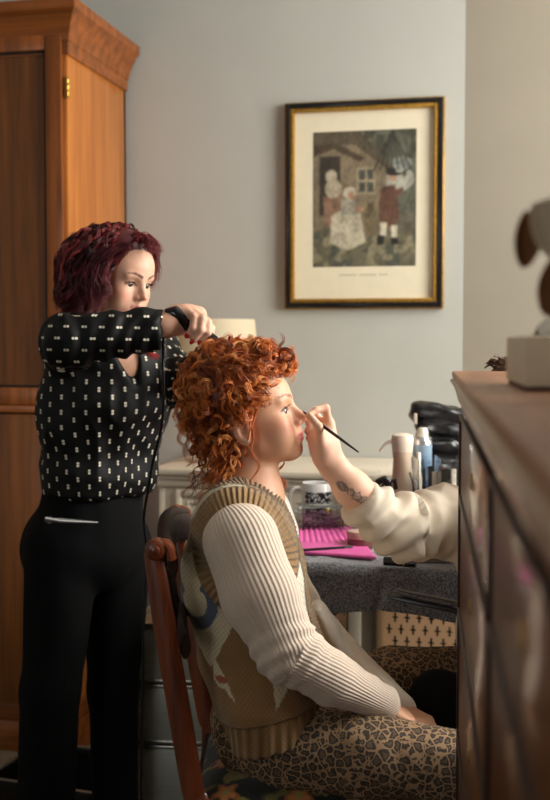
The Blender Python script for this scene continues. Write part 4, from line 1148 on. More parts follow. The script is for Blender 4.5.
def hand(B, W, D, Nn, T, curls=(20, 25, 30, 35), sc=1., thumb=None, spread=.10):
    """W wrist, D direction of the hand, Nn back-of-hand normal, T thumb side"""
    W = np.asarray(W, float); D = nrm(D); T = nrm(T-D*(T@D)); Nn = nrm(np.cross(D, T)) if np.cross(D, T)@Nn > 0 else -nrm(np.cross(D, T))
    K = []; q = sc
    for i, (tt, ln) in enumerate(((.027, .084), (.009, .088), (-.009, .084), (-.025, .077))):
        kp = W+D*ln*q+T*tt*q; K.append(kp)
        B.cone(W+T*tt*.45*q+D*.005*q, kp, .0145*q, .0100*q, .016*q, sq=(Nn, .85))
    tips = []
    for i, (kp, segs) in enumerate(zip(K, ((.042, .025, .019), (.046, .029, .020), (.042, .027, .019), (.033, .020, .017)))):
        a = math.radians(curls[i]); d = nrm(D+T*spread*(1.5-i)); pts = [kp]; ang = 0
        for j, L in enumerate(segs):
            ang += a*(.8, 1.1, .7)[j]; pts.append(pts[-1]+(d*math.cos(ang)-Nn*math.sin(ang))*L*q)
        finger(B, pts, .0090*q, .0068*q); tips.append((pts[-1], nrm(pts[-1]-pts[-2]), Nn))
    if thumb is None:
        thumb = [W+D*.022*q+T*.020*q-Nn*.006*q, W+D*.050*q+T*.046*q-Nn*.014*q, W+D*.076*q+T*.054*q-Nn*.024*q, W+D*.100*q+T*.052*q-Nn*.032*q]
    finger(B, thumb, .0125*q, .0080*q, .005, .014)
    return tips, thumb
def wrinkle(V, Nv, amp, f, aniso=(1, 1, 1), seed=0):
    n = vnoise(V*A(*aniso)+seed, f)-.5; return V+Nv*(amp*n)[:, None]
def body_obj(name, B, h, fine, m, parent, colf=None, dispf=None, attrf=None, it=1, cols=None):
    V, F = B.mesh(h, fine); V = relax(V, F, it)
    if dispf is not None: V = dispf(V, vnormals(V, F))
    c = colf(V) if colf else None
    at = attrf(V) if attrf else None
    return obj_np(name, V, F, m, parent, cols=c, attrs=at)
def strands_obj(name, paths, radii, cols, m, parent, sides=4):
    """paths: list of (n,3) arrays of equal length; cols one per path"""
    Pn = np.array(paths); Rn = np.array(radii)
    V, F, k = strand_mesh(Pn, Rn, sides); c = np.repeat(np.array(cols), k, axis=0)
    return obj_np(name, V, F, m, parent, cols=c)
# leopard print denim
def leopard_mat(name, bg, spot, mid, rough=.8, scale=44):
    m, nt, b = new_mat(name); setp(b, rough=rough)
    tc = N(nt, 'ShaderNodeTexCoord'); nz = N(nt, 'ShaderNodeTexNoise'); nz.inputs['Scale'].default_value = 60; nt.links.new(tc.outputs['Object'], nz.inputs['Vector'])
    off = N(nt, 'ShaderNodeVectorMath', operation='SCALE'); nt.links.new(nz.outputs['Color'], off.inputs[0]); off.inputs['Scale'].default_value = .016
    ad = N(nt, 'ShaderNodeVectorMath', operation='ADD'); nt.links.new(tc.outputs['Object'], ad.inputs[0]); nt.links.new(off.outputs[0], ad.inputs[1])
    v = N(nt, 'ShaderNodeTexVoronoi'); v.inputs['Scale'].default_value = scale; v.inputs['Randomness'].default_value = .85; nt.links.new(ad.outputs[0], v.inputs['Vector'])
    v2 = N(nt, 'ShaderNodeTexVoronoi', feature='DISTANCE_TO_EDGE'); v2.inputs['Scale'].default_value = scale; v2.inputs['Randomness'].default_value = .85; nt.links.new(ad.outputs[0], v2.inputs['Vector'])
    ring = mth(nt, 'GREATER_THAN', v2.outputs['Distance'], .085)
    core = mth(nt, 'GREATER_THAN', v2.outputs['Distance'], .27)
    brk = mth(nt, 'GREATER_THAN', noise(nt, 75, 2, vec=tc.outputs['Object']), .36)
    c1 = mixc(nt, mth(nt, 'MULTIPLY', ring, brk), lin(bg), lin(spot)); c2 = mixc(nt, core, c1, lin(mid))
    nt.links.new(c2, b.inputs['Base Color']); bump(nt, b, noise(nt, 420, 2), .25, .0006); return m
# dotted blouse: pairs of small dots in attribute puv (metres along the cloth)
def dots_mat(name):
    m, nt, b = new_mat(name); setp(b, rough=.6, spec=.25)
    a = N(nt, 'ShaderNodeAttribute', attribute_name='puv'); sp = N(nt, 'ShaderNodeSeparateXYZ'); nt.links.new(a.outputs['Vector'], sp.inputs[0])
    SU, SV = .0245, .036
    u = mth(nt, 'DIVIDE', sp.outputs[0], SU); col = mth(nt, 'FLOOR', u); fu = mth(nt, 'SUBTRACT', mth(nt, 'SUBTRACT', u, col), .5)
    half = mth(nt, 'MULTIPLY', mth(nt, 'FLOORED_MODULO', col, 2), .5)
    v = mth(nt, 'ADD', mth(nt, 'DIVIDE', sp.outputs[1], SV), half); fv = mth(nt, 'SUBTRACT', mth(nt, 'SUBTRACT', v, mth(nt, 'FLOOR', v)), .5)
    x = mth(nt, 'MULTIPLY', fu, SU); y = mth(nt, 'MULTIPLY', fv, SV)
    ds = []
    for s_ in (1, -1):
        yy = mth(nt, 'ADD', y, .0031*s_); ds.append(mth(nt, 'SQRT', mth(nt, 'ADD', mth(nt, 'MULTIPLY', x, x), mth(nt, 'MULTIPLY', yy, yy))))
    d = mth(nt, 'MINIMUM', ds[0], ds[1]); f = mth(nt, 'LESS_THAN', d, .0029)
    nt.links.new(mixc(nt, f, lin((9, 10, 10)), lin((226, 218, 196))), b.inputs['Base Color']); bump(nt, b, noise(nt, 90, 2), .2, .002); return m
m_dots = dots_mat('black_dotted_crepe')
m_blackcloth = mat('black_trouser_cloth', (7, 7, 8), .85, .2, 20, .2, 300, spec=.15)
m_blackshoe = mat('black_shoe', (16, 15, 15), .4)
def shoe(name, ankle, fwd, m, parent, L=.25):
    f = nrm(A(fwd[0], fwd[1], 0)); a = A(ankle[0], ankle[1], 0); Bs = Body()
    Bs.cone(a-f*.045+A(0, 0, .036), a+f*.03+A(0, 0, .040), .034, .034, .02); Bs.cone(a+f*.03+A(0, 0, .036), a+f*(L-.085)+A(0, 0, .026), .036, .026, .03, sq=(np.cross(f, Zz), 1.25))
    Bs.cone(a-f*.02+A(0, 0, .04), a+A(0, 0, .1), .034, .036, .02); Bs.half((0, 0, .0), (0, 0, -1), (-9, -9, -9), (9, 9, 9))
    return body_obj(name, Bs, .007, (), m, parent)
# ================================================================ SEATED WOMAN
cl = thing('person', A(*(P(300, 760, 2.3)[:2]), .47), 'seated woman with curly red hair, knitted vest and leopard print jeans', 'person')
yaw_ = -.10; fw = Rr*math.cos(yaw_)+Ff*math.sin(yaw_)
tilt = math.radians(13)
ch_R = frame_from(fw*math.cos(tilt)+Zz*math.sin(tilt), Zz*math.cos(tilt)-fw*math.sin(tilt))
HC = Head(P(251.5, 426.5, 2.27), ch_R, 1.0)
B = Body()
neckb = P(252, 505, 2.27); neckt = HC.p(-.012, 0, -.035)
B.cone(neckb, neckt, .052, .045, .02); B.cone(neckb+A(0, 0, .02), HC.p(.010, 0, -.045), .044, .032, .025)
HC.add(B, closed=.12)
shR, shL = P(232, 534, 2.15), P(246, 526, 2.43)
chest = P(246, 565, 2.28)
B.cone(shR, shL, .046, .046, .04); B.cone(neckb, chest, .06, .08, .05, sq=(Ff, 1.3))
B.cone(chest, P(258, 640, 2.29), .085, .085, .05, sq=(Ff, 1.2))
B.cone(P(258, 640, 2.29), P(266, 715, 2.29), .085, .085, .05, sq=(Ff, 1.15))
elR, wrR = P(284, 655, 2.10), P(377, 702, 2.155)
elL, wrL = P(318, 640, 2.50), P(398, 708, 2.30)
B.chain([shR, elR, wrR], [.045, .036, .024], .02); B.chain([shL, elL, wrL], [.045, .036, .024], .02)
hipR, knR, anR = P(270, 746, 2.22), P(486, 770, 2.08), P(500, 925, 2.13)
hipL, knL, anL = P(272, 716, 2.40), P(500, 672, 2.62), P(500, 840, 2.75)
anR = A(knR[0], knR[1], .09)+CR*.02; anL = A(knL[0], knL[1], .09)+CR*.03
for h_, k_, a_ in ((hipR, knR, anR), (hipL, knL, anL)): B.chain([h_, k_, a_], [.064, .05, .036], .03)
hand(B, wrR, nrm(P(396, 712, 2.17)-wrR), nrm(A(0, 0, 1)+CR*.2-CF0*.4), -CF0*.2+CF0*1.0, (35, 40, 45, 50), .95)
hand(B, wrL, nrm(P(412, 716, 2.26)-wrL), nrm(A(0, 0, 1)+CR*.3), -CF0, (35, 40, 45, 50), .95)
zc0 = HC.p(0, 0, -.10)[2]; zc1 = HC.p(0, 0, .14)[2]
def ccol(V):
    c = HC.paint(V, (222, 168, 134), (196, 98, 100), (134, 84, 56), (216, 116, 92))
    return c
H_ = QH
o_body = body_obj('body', B, .007, ((2, neckb[2]-.03, zc1+.02, H_), (0, HC.o[0]-.10, HC.o[0]+.13, H_), (1, HC.o[1]-.09, HC.o[1]+.09, H_)), m_skin, cl, ccol)
HC.eyes(cl, (62, 76, 70), (-.28, .02)); eyelashes(HC, cl, 1); eyelashes(HC, cl, -1)
# ---- shirt: ribbed cream sleeves and body
m_shirt = colmat('ribbed_cream_jersey', .85, ribs=.4, bmp=.15, bscale=500, sheen=.2)
def sleeve_attr(pts, ref, nrib=46):
    def f(V):
        T, PH, _ = chain_uv(V, pts, ref); return {'rib': (PH*nrib/2).astype(np.float32)}
    return f
def sleeve_rib(V):
    T, PH, _ = chain_uv(V, arm_pts, -CF0)
    return {'rib': PH*58.}
arm_pts = [shR, elR, wrR]
cream = lambda V: np.tile(np.array(lin((220, 200, 180))), (len(V), 1))*(.96+.08*vnoise(V, 30))[:, None]
S = Body()
S.cone(P(241, 541, 2.125), P(260, 596, 2.10), .074, .072, .02, sq=(Ff, .82)); S.cone(P(260, 596, 2.10), P(287, 650, 2.09), .071, .060, .02, sq=(Ff, .85)); S.cone(P(287, 650, 2.09), P(332, 679, 2.11), .060, .049, .02); S.cone(P(332, 679, 2.11), wrR+CR*.012, .049, .034, .015)
def slv_disp(V, n):
    T, PH, _ = chain_uv(V, arm_pts, -CF0)
    L1 = np.linalg.norm(elR-shR); t = T-L1
    fold = .0035*np.sin((T+.02*np.cos(PH))*2*PI/.032)*np.exp(-(t/.05)**2)*(.4+.6*vnoise(V, 20)) + .0025*np.sin((T+.02*np.sin(PH+.5))*2*PI/.045)*(T > L1+.06)*vnoise(V,14)
    V = V+n*fold[:, None]
    return V
body_obj('sleeve', S, .0035, (), m_shirt, cl, cream, slv_disp, sleeve_rib, 2)
cream = lambda V: np.tile(np.array(lin((240, 228, 210))), (len(V), 1))  # far sleeve of the same shirt, paler: window light put into its colour
S = Body(); S.chain([shL, elL, wrL], [.06, .055, .034], .02)
arm_ptsL = [shL, elL, wrL]
body_obj('sleeve', S, .006, (), m_shirt, cl, cream, lambda V, n: wrinkle(V, n, .012, 24), lambda V: {'rib': chain_uv(V, arm_ptsL, -CF0)[1]*58.}, 2)
S = Body()
S.cone(P(260, 525, 2.28), P(262, 556, 2.28), .055, .070, .04, sq=(Ff, 1.2)); S.cone(P(262, 556, 2.28), P(270, 690, 2.29), .075, .085, .04, sq=(Ff, 1.15)); S.cone(P(276, 498, 2.27), P(282, 530, 2.27), .022, .03, .03)
S.cone(P(352, 668, 2.42), P(398, 706, 2.32), .022, .010, .02, sq=(Ff, 1.6)); S.cone(P(318, 610, 2.38), P(352, 668, 2.42), .02, .022, .02, sq=(Ff, 1.6))
body_obj('shirt', S, .006, (), m_shirt, cl, lambda V: np.tile(np.array(lin((244, 236, 222))), (len(V), 1)), lambda V, n: wrinkle(V, n, .008, 30), lambda V: {'rib': V@CF0*420.}, 2)
# ---- jeans
m_leo = leopard_mat('leopard_denim', (160, 128, 94), (58, 47, 36), (96, 78, 58), scale=60)
J = Body()
J.cone(P(262, 728, 2.25), P(262, 722, 2.36), .098, .098, .03); J.cone(P(266, 690, 2.3), P(266, 720, 2.3), .10, .1, .04, sq=(Ff, 1.3))
J.chain([P(290, 748, 2.18), P(370, 756, 2.14), knR], [.084, .080, .064], .03); J.chain([knR, anR+A(0, 0, .03)], [.062, .05], .02)
J.chain([hipL, P(400, 683, 2.53), knL], [.086, .078, .062], .03); J.chain([knL, anL+A(0, 0, .03)], [.06, .05], .02)
def jd(V, n):
    return wrinkle(wrinkle(V, n, .008, 16, (1, 1, 1)), n, .004, 42, (1, 1, 1.0))
jeans = body_obj('jeans', J, .0055, (), m_leo, cl, None, jd, None, 2)
# stitched seam down the outside and the pocket edge
m_thread = mat('tan_thread', (176, 134, 84), .8); bm = bmesh.new()
def seam(pts, name, m, par, out=-CF0, r=.0011, dash=True, B_=None):
    c = spline(pts, 60); bm = bmesh.new()
    for i in range(0, 58, 3 if dash else 1): add_tube(bm, [c[i], c[i+1]] if not dash else [c[i], c[i+1], c[i+2]], r, 5)
    return obj_bm(name, bm, m, par, world=True)
for lab, an_, kn_, nn_ in (('R', anR, knR, .05), ('L', anL, knL, .05)):
    shoe('boot', an_, Rr, m_blackshoe, cl)
# ---- knitted vest
W_ = Body()
W_.cone(P(250, 500, 2.28), P(247, 512, 2.28), .070, .085, .03, sq=(Ff, 1.1))
W_.cone(P(232, 522, 2.17), P(246, 520, 2.40), .078, .074, .04, sq=(Ff, .8))
W_.cone(P(243, 535, 2.28), P(240, 580, 2.28), .100, .112, .05, sq=(Ff, 1.18))
W_.cone(P(240, 580, 2.28), P(254, 640, 2.29), .112, .112, .05, sq=(Ff, 1.14))
W_.cone(P(254, 640, 2.29), P(270, 690, 2.28), .112, .110, .04, sq=(Ff, 1.55))
W_.cone(P(270, 690, 2.27), P(276, 732, 2.27), .110, .104, .03, sq=(Ff, 1.85))
W_.ell(P(268, 570, 2.28), (.070, .12, .08), np.array([Rr, Ff, Zz]), .05); W_.cone(P(282, 600, 2.30), P(300, 668, 2.33), .05, .07, .04)
# hem cut, tilted
hemp = P(268, 722, 2.29); hemn = nrm(-Zz*1+CR*.22-CF0*.10)
W_.half(hemp-Zz*.022, hemn, (-9, -9, -9), (9, 9, hemp[2]+.08), .012)
# V neck opening at the front
vb = P(300, 560, 2.28)
for k_ in (1,):
    W_.cone(P(276, 476, 2.28), P(296, 508, 2.28), .044, .016, .012, sq=None, op='cut')
    pass
W_.cone(P(257, 480, 2.27), P(256, 500, 2.27), .056, .050, .01, op='cut')
m_vest = colmat('knitted_wool', .95, bmp=.7, bscale=330, ribs=.9, sheen=.25)
def vest_fields(V):
    d0 = 2.28; u = (V-ORG)@CR; z = V[:, 2]; y = (V-ORG)@CF0
    # coordinates in the client's own side plane (metres along her facing direction and up)
    return u, z, y
def uz(u_, v_, d=2.17):
    p = P(u_, v_, d)-ORG; return float(p@CR), float(p[2]+EYE)
ac = uz(245, 551); ax_ = .078; az_ = .100
au0 = uz(246, 549)
def arm_r(V):
    u, z, y = vest_fields(V); 
    a = .34; du = u-ac[0]; dz_ = z-ac[1]; uu = du*math.cos(a)+dz_*math.sin(a); zz = -du*math.sin(a)+dz_*math.cos(a)
    return np.hypot(uu/ax_, zz/az_), np.arctan2(zz/az_, uu/ax_)
def hemdist(V): return -((V-(hemp-Zz*.022))@hemn)
def collar_d(V):
    pts = [P(222, 482, 2.18), P(247, 478, 2.19), P(268, 500, 2.21), P(288, 530, 2.235), P(300, 560, 2.25), P(316, 600, 2.27), P(338, 655, 2.28)]
    T, PH, dd = chain_uv(V, pts, Zz); return T, dd
def inpoly2(u, z, poly):
    ins = np.zeros(len(u), bool); n = len(poly)
    for i in range(n):
        x1, y1 = poly[i]; x2, y2 = poly[(i+1) % n]
        if y1 == y2: continue
        ins ^= ((z < y1) != (z < y2)) & (u < (x2-x1)*(z-y1)/(y2-y1)+x1)
    return ins
def vcol(V):
    u, z, y = vest_fields(V); r, th = arm_r(V); near = y < 2.30
    brown = np.array(lin((146, 110, 66))); creamk = np.array(lin((214, 198, 164))); tan = np.array(lin((160, 128, 88))); white = np.array(lin((226, 220, 200)))
    jit = .006*(vnoise(V, 60)-.5)
    c = np.tile(brown, (len(V), 1)); uj, zj = u+jit, z+jit
    def poly(pts, d=2.17): return inpoly2(uj, zj, [uz(a_, b_, d) for a_, b_ in pts])
    # diamonds
    c[poly([(176, 555), (205, 560), (240, 610), (210, 668), (190, 640), (172, 600)])] = creamk
    c[poly([(268, 640), (280, 622), (300, 660), (276, 694)], 2.17)] = creamk
    c[poly([(284, 540), (312, 540), (322, 610), (292, 640), (272, 600)])] = white
    c[poly([(176, 480), (230, 470), (262, 482), (300, 560), (285, 600), (262, 520), (225, 492), (190, 520), (184, 570), (170, 560)])] = creamk*.9
    c[poly([(258, 492), (278, 505), (296, 545), (288, 552), (268, 520)])] = np.array(lin((196, 150, 84)))
    c[poly([(212, 655), (226, 672), (236, 692), (214, 680)])] = creamk
    c[poly([(258, 480), (300, 540), (316, 600), (300, 560), (276, 530)])] = white
    # blue broken ring on the cream diamond
    rc = uz(194, 604, 2.17); rr = np.hypot((uj-rc[0])/.036, (zj-rc[1])/.044); an = np.arctan2(zj-rc[1], uj-rc[0])
    c[(np.abs(rr-1) < .30) & ~((an > 1.2) & (an < 2.3)) & near] = np.array(lin((84, 92, 112)))
    pk = uz(287, 606, 2.17); rr = np.hypot((uj-pk[0])/.022, (zj-pk[1])/.024); an = np.arctan2(zj-pk[1], uj-pk[0])
    c[(np.abs(rr-1) < .3) & (an < .8) & near] = np.array(lin((214, 112, 150)))
    pk = uz(222, 676, 2.17); c[(np.hypot((uj-pk[0])/.012, (zj-pk[1])/.007) < 1)] = np.array(lin((170, 84, 60)))
    c[(r < 1.32) & near] = np.array(lin((152, 118, 74)))
    T, dd = collar_d(V); c[(dd < .030) & near] = np.array(lin((150, 122, 86)))
    h = hemdist(V); c[h < .066] = np.array(lin((144, 108, 62)))
    # knit stitches
    st = .5+.5*np.sin(u*2*PI/.0085)*np.cos(z*2*PI/.011)
    return c*(.70+.45*st)[:, None]*(.9+.2*vnoise(V, 26))[:, None]
def vrib(V):
    u, z, y = vest_fields(V); r, th = arm_r(V); h = hemdist(V); T, dd = collar_d(V)
    rib = np.zeros(len(V)); ang = np.arctan2(y-2.29, u-uz(262, 700, 2.29)[0])
    rib = np.where(h < .066, ang*70, 0.)
    rib = np.where((r < 1.32) & (y < 2.30), th*56, rib); rib = np.where((dd < .030) & (y < 2.30) & (r > 1.34), T*2*PI/.009, rib)
    return {'rib': rib}
def vdisp(V, n):
    u, z, y = vest_fields(V); r, th = arm_r(V); h = hemdist(V); T, dd = collar_d(V); near = y < 2.3
    rib = vrib(V)['rib']; inr = (h < .066) | ((r < 1.32) & near) | ((dd < .03) & near)
    amp = np.where(inr, .0011, 0.)
    ed = np.where((r < 1.32) & near, .003*np.clip((1.34-r)/.12, 0, 1), 0)+np.where((dd < .03) & near, .002, 0)-np.where(h < .066, .002, 0)
    V = V+n*(ed+amp*np.sin(rib))[:, None]
    return wrinkle(V, n, .010, 14, (1, 1, 1.6))
body_obj('knitted_vest', W_, .0032, (), m_vest, cl, vcol, vdisp, vrib, 2)
bt = P(324, 588, 2.235)
for (u_, v_) in ((304, 598), (322, 650)):
    pass
# ---- hair
redc = [(206, 112, 46), (226, 134, 60), (170, 84, 32), (240, 162, 90), (136, 62, 24), (214, 120, 52)]
def rcol(): 
    c = np.array(lin(random.choice(redc))); return c*random.uniform(.8, 1.2)
def hx(u_, v_, y=0.): 
    """pixel position near the head at lateral offset y (positive = far side)"""
    return P(u_, v_, 2.27+y)
Hb = Body()
Hb.ell(hx(236, 394), (.093, .084, .078), np.array([Rr, Ff, Zz]), .01)
Hb.ell(hx(224, 384), (.064, .068, .070), np.array([Rr, Ff, Zz]), .03)
Hb.ell(hx(250, 362), (.070, .060, .030), np.array([Rr, Ff, Zz]), .02)
Hb.ell(hx(222, 425), (.042, .055, .05), np.array([Rr, Ff, Zz]), .03)
# keep the face and ears clear: cut in front of the hairline
hl = HC.p(.070, 0, .095)
def face_cut(HD, B, x0=.052, tiltx=.55):
    # plane through the hairline leaning back towards the ear
    n = nrm(HD.R[0]*1.0-HD.R[2]*tiltx); B.half(HD.p(x0, 0, .06), n, HD.o-.2, HD.o+.2, .012)
face_cut(HC, Hb, .060, .66)
for y_ in (1, -1): Hb.ell(HC.p(.012, .085*y_, -.010), A(.038, .036, .042), HC.R, .01, 'cut')
hV, hF = Hb.mesh(.005); hV = relax(hV, hF, 2); hN = vnormals(hV, hF)
obj_np('hair', hV, hF, m_hair, cl, cols=np.tile(np.array(lin((112, 52, 22))), (len(hV), 1))*(.8+.4*vnoise(hV, 90))[:, None])
paths = []; rads = []; cols = []
def addlock(ctr, R, turns, nb=6, r=.0009, n=34, spread=.35, jit=.0010, c=None):
    b = lock(ctr, R, turns, n, nb, spread, jit); cc = rcol() if c is None else c
    for q in b: paths.append(q); rads.append(r*np.clip(np.minimum(1.2-np.linspace(0, 1, n), 1), .25, 1)); cols.append(cc*random.uniform(.85, 1.15))
rs = random.Random(11)
# swept hair hugging the skull, from the hairline back and up to the crown
Lh = HC.loc(hV); bun = hx(216, 372, -.01)
idxs = list(range(len(hV))); rs.shuffle(idxs)
def surf_path(p, tgt, steps, ds, lift=.004):
    out = [p.copy()]; q = p.copy()
    for _ in range(steps):
        d = nrm(tgt-q); q = q+d*ds; i = np.argmin(((hV-q)**2).sum(1)); q = hV[i]+hN[i]*lift; out.append(q.copy())
    return out
cnt = 0
for i in idxs:
    if cnt >= 150: break
    L = Lh[i]
    if L[0] > -.015 and abs(L[1]) > .02 and L[2] < .10 and L[2] > -.02 or (L[0] > .03 and L[2] > .05):
        pp_ = surf_path(hV[i]+hN[i]*.002, bun+A(0, 0, 0)+Ff*(.05 if L[1] > 0 else -.05), 5, .016, .004+rs.random()*.004)
        addlock(pp_, .0035+.003*rs.random(), rs.uniform(.5, 2), 8, .0008, 34, .8, .0022); cnt += 1
# curls over the crown and the back of the head
cnt = 0
for i in idxs[::-1]:
    if cnt >= 330: break
    L = Lh[i]; p = hV[i]
    if L[0] > .02 and L[2] < .085: continue
    if L[0] > -.035 and L[2] < .035: continue
    if L[0] < .0 or L[2] > .07:
        n_ = hN[i]; t_ = nrm(np.cross(n_, A(rs.uniform(-1, 1), rs.uniform(-1, 1), rs.uniform(-1, 1)))); 
        if L[2] < .06: t_ = nrm(t_*.8+A(0, 0, -1)*.7-CR*.15)
        ln = rs.uniform(.03, .062); R_ = rs.uniform(.006, .011)
        c = [p-n_*.002, p+n_*(.004+R_*.7)+t_*ln*.35, p+n_*(.007+R_*.6)+t_*ln*.7, p+n_*.002+t_*ln]
        addlock(c, R_, rs.uniform(1.0, 2.2), 7, .00095, 34, .55, .0012); cnt += 1
# big loops on top
for k in range(46):
    u_ = rs.uniform(205, 290); y_ = rs.uniform(-.06, .05); v_ = 351+((u_-245)/45)**2*12+rs.uniform(-5, 7)
    if u_ > 268: y_ *= .7; v_ = 362+rs.uniform(-9, 9)
    c0 = hx(u_, v_, y_); ax = nrm(Ff*rs.uniform(.4, 1)*rs.choice((-1, 1))+Zz*rs.uniform(-.6, .6)+CR*rs.uniform(-.5, .5)); e1 = nrm(np.cross(ax, Zz+.1)); e2 = np.cross(ax, e1); R_ = rs.uniform(.009, .016)
    t_ = np.linspace(0, rs.uniform(1.2, 1.8)*2*PI, 34); cc = rcol()
    for b in range(9):
        o_ = rs.uniform(-.004, .004); s_ = rs.uniform(.8, 1.1)
        paths.append(c0+np.outer(np.cos(t_)*R_*s_, e1)+np.outer(np.sin(t_)*R_*s_, e2)+np.outer(o_+t_*.0008, ax)); rads.append(np.full(34, .0009)); cols.append(cc*rs.uniform(.85, 1.15))
# loose ringlets
tend = [[(195, 400), (184, 418), (188, 440), (190, 462)], [(190, 385), (180, 405), (182, 430), (186, 452)], [(205, 430), (198, 448), (206, 466), (200, 486)], [(215, 440), (212, 460), (205, 478), (195, 492)],
        [(222, 448), (220, 466), (212, 482), (200, 498)], [(230, 452), (226, 470), (220, 484), (208, 496)], [(212, 445), (204, 462), (194, 478), (186, 498)], [(186, 378), (178, 392), (184, 410), (180, 424)],
        [(200, 420), (192, 436), (196, 452), (188, 466)], [(236, 455), (234, 470), (228, 482), (218, 492)], [(188, 392), (182, 400), (192, 415), (190, 428)], [(208, 366), (190, 372), (182, 384), (178, 380)],
        [(225, 452), (228, 465), (216, 478), (212, 490)], [(218, 446), (214, 470), (208, 486), (196, 504)], [(196, 395), (190, 410), (200, 425), (196, 440)], [(232, 450), (230, 466), (224, 478), (216, 488)]]
for t_ in tend:
    for q in range(3):
        y_ = rs.uniform(-.07, .04); pts = [hx(u_+rs.uniform(-3, 3), v_, y_-.0*i) for i, (u_, v_) in enumerate(t_)]
        addlock(pts, rs.uniform(.006, .010), rs.uniform(1.8, 3.2), 5, .0008, 40 if False else 34, .4, .0008)
for (pt, y_, R_, tn, nb) in (([(253, 428), (251, 446), (258, 462), (252, 480), (262, 500)], -.085, .0055, 2.2, 7), ([(250, 420), (247, 440), (255, 455), (258, 470)], -.088, .004, 1.5, 5), ([(262, 400), (254, 415), (252, 430), (254, 446)], -.078, .003, 1, 5),
                          ([(280, 455), (274, 468), (285, 482), (276, 498)], .06, .007, 2., 7), ([(272, 458), (268, 474), (278, 488), (272, 502)], .04, .006, 2., 6), ([(284, 462), (280, 474), (284, 488), (280, 500), (284, 510)], .05, .005, 2.5, 5)):
    addlock([hx(u_, v_, y_) for u_, v_ in pt], R_, tn, nb, .0008, 34, .35, .0007, np.array(lin((206, 112, 52))))
for k in range(26):
    u_ = rs.uniform(218, 243); y_ = -rs.uniform(.03, .075)
    addlock([hx(u_, 438, y_), hx(u_-4+rs.uniform(-3, 3), 455, y_-.004), hx(u_-9+rs.uniform(-4, 4), 470, y_), hx(u_-14+rs.uniform(-6, 6), 484, y_+.005)], rs.uniform(.004, .008), rs.uniform(1.4, 2.8), 6, .0009, 34, .4, .001)
# fine hairs at the temple
for k in range(60):
    x = rs.uniform(.03, .062); z = rs.uniform(.035, .10); s_ = -1 if k % 4 else 1
    p0 = HC.p(x-.0+.01*(z-.03)/.07, s_*.066*math.sqrt(max(.05, 1-((z-.05)/.085)**2)), z); p2 = HC.p(x-.05, s_*.080, z+.015)
    paths.append(spline([p0, (p0+p2)/2+HC.R[1]*s_*.006, p2], 34)); rads.append(np.full(34, .0006)); cols.append(rcol())
strands_obj('hair_curls', paths, rads, cols, m_hair, cl)
m_pearl = mat('pearl', (232, 220, 206), .2, .02)
bm = bmesh.new(); add_lathe(bm, [(.001, -.004), (.0032, -.0024), (.004, 0), (.0032, .0024), (.001, .004)], 12, Matrix.Translation(Vector(HC.p(-.004, -.083, -.022))))
obj_bm('earring', bm, m_pearl, cl, world=True)
# ================================================================ STANDING STYLIST
sroot = P(88, 700, 2.8)
stl = thing('person', (sroot[0], sroot[1], 0), 'standing woman with burgundy wavy hair, black dotted blouse and black trousers', 'person')
psi = math.radians(37); pt_ = math.radians(19)
Fh = Rr*math.cos(psi)-Ff*math.sin(psi); up0 = Zz
Xh = Fh*math.cos(pt_)-Zz*math.sin(pt_); Uh = Zz*math.cos(pt_)+Fh*math.sin(pt_)
Lh0 = np.cross(Uh, Xh); rl = math.radians(3); Uh = Uh*math.cos(rl)+Lh0*math.sin(rl)
HS = Head(P(117, 283, 2.66), frame_from(Xh, Uh), .90)
tpsi = math.radians(38); Ft = Rr*math.cos(tpsi)-Ff*math.sin(tpsi); Lt = np.cross(Zz, Ft)
sR, eR, wR = P(70, 338, 2.62), P(66, 340, 2.36), P(166, 325, 2.38)
sL, eL, wL = P(150, 345, 2.90), P(180, 380, 2.76), P(229, 364, 2.47)
nb = P(110, 336, 2.72)
B = Body()
B.cone(nb, HS.p(-.012, 0, -.035), .055, .047, .02); B.cone(nb, HS.p(.01, 0, -.045), .045, .034, .03)
HS.add(B, smile=1., closed=.45)
B.cone(sR, sL, .045, .045, .04); 
cS = P(105, 400, 2.78); wS = P(100, 470, 2.80); hS = P(90, 535, 2.80)
B.cone(nb+A(0, 0, -.03), cS, .085, .095, .05, sq=(Lt, 1.35)); B.cone(cS, wS, .095, .085, .05, sq=(Lt, 1.3)); B.cone(wS, hS, .085, .10, .05, sq=(Lt, 1.35))
B.ell(P(124, 362, 2.735), (.092, .111, .10), np.array([Ft, Lt, Zz]), .03); B.chain([sR, eR, wR], [.043, .036, .026], .02); B.chain([sL, eL, wL], [.043, .036, .026], .02)
l1 = [P(62, 545, 2.74), P(52, 690, 2.74), P(45, 850, 2.76)]; l2 = [P(118, 545, 2.88), P(112, 690, 2.90), P(116, 850, 2.92)]
l1[-1][2] = .09; l2[-1][2] = .09
for l_ in (l1, l2): B.chain(l_, [.08, .05, .036], .03)
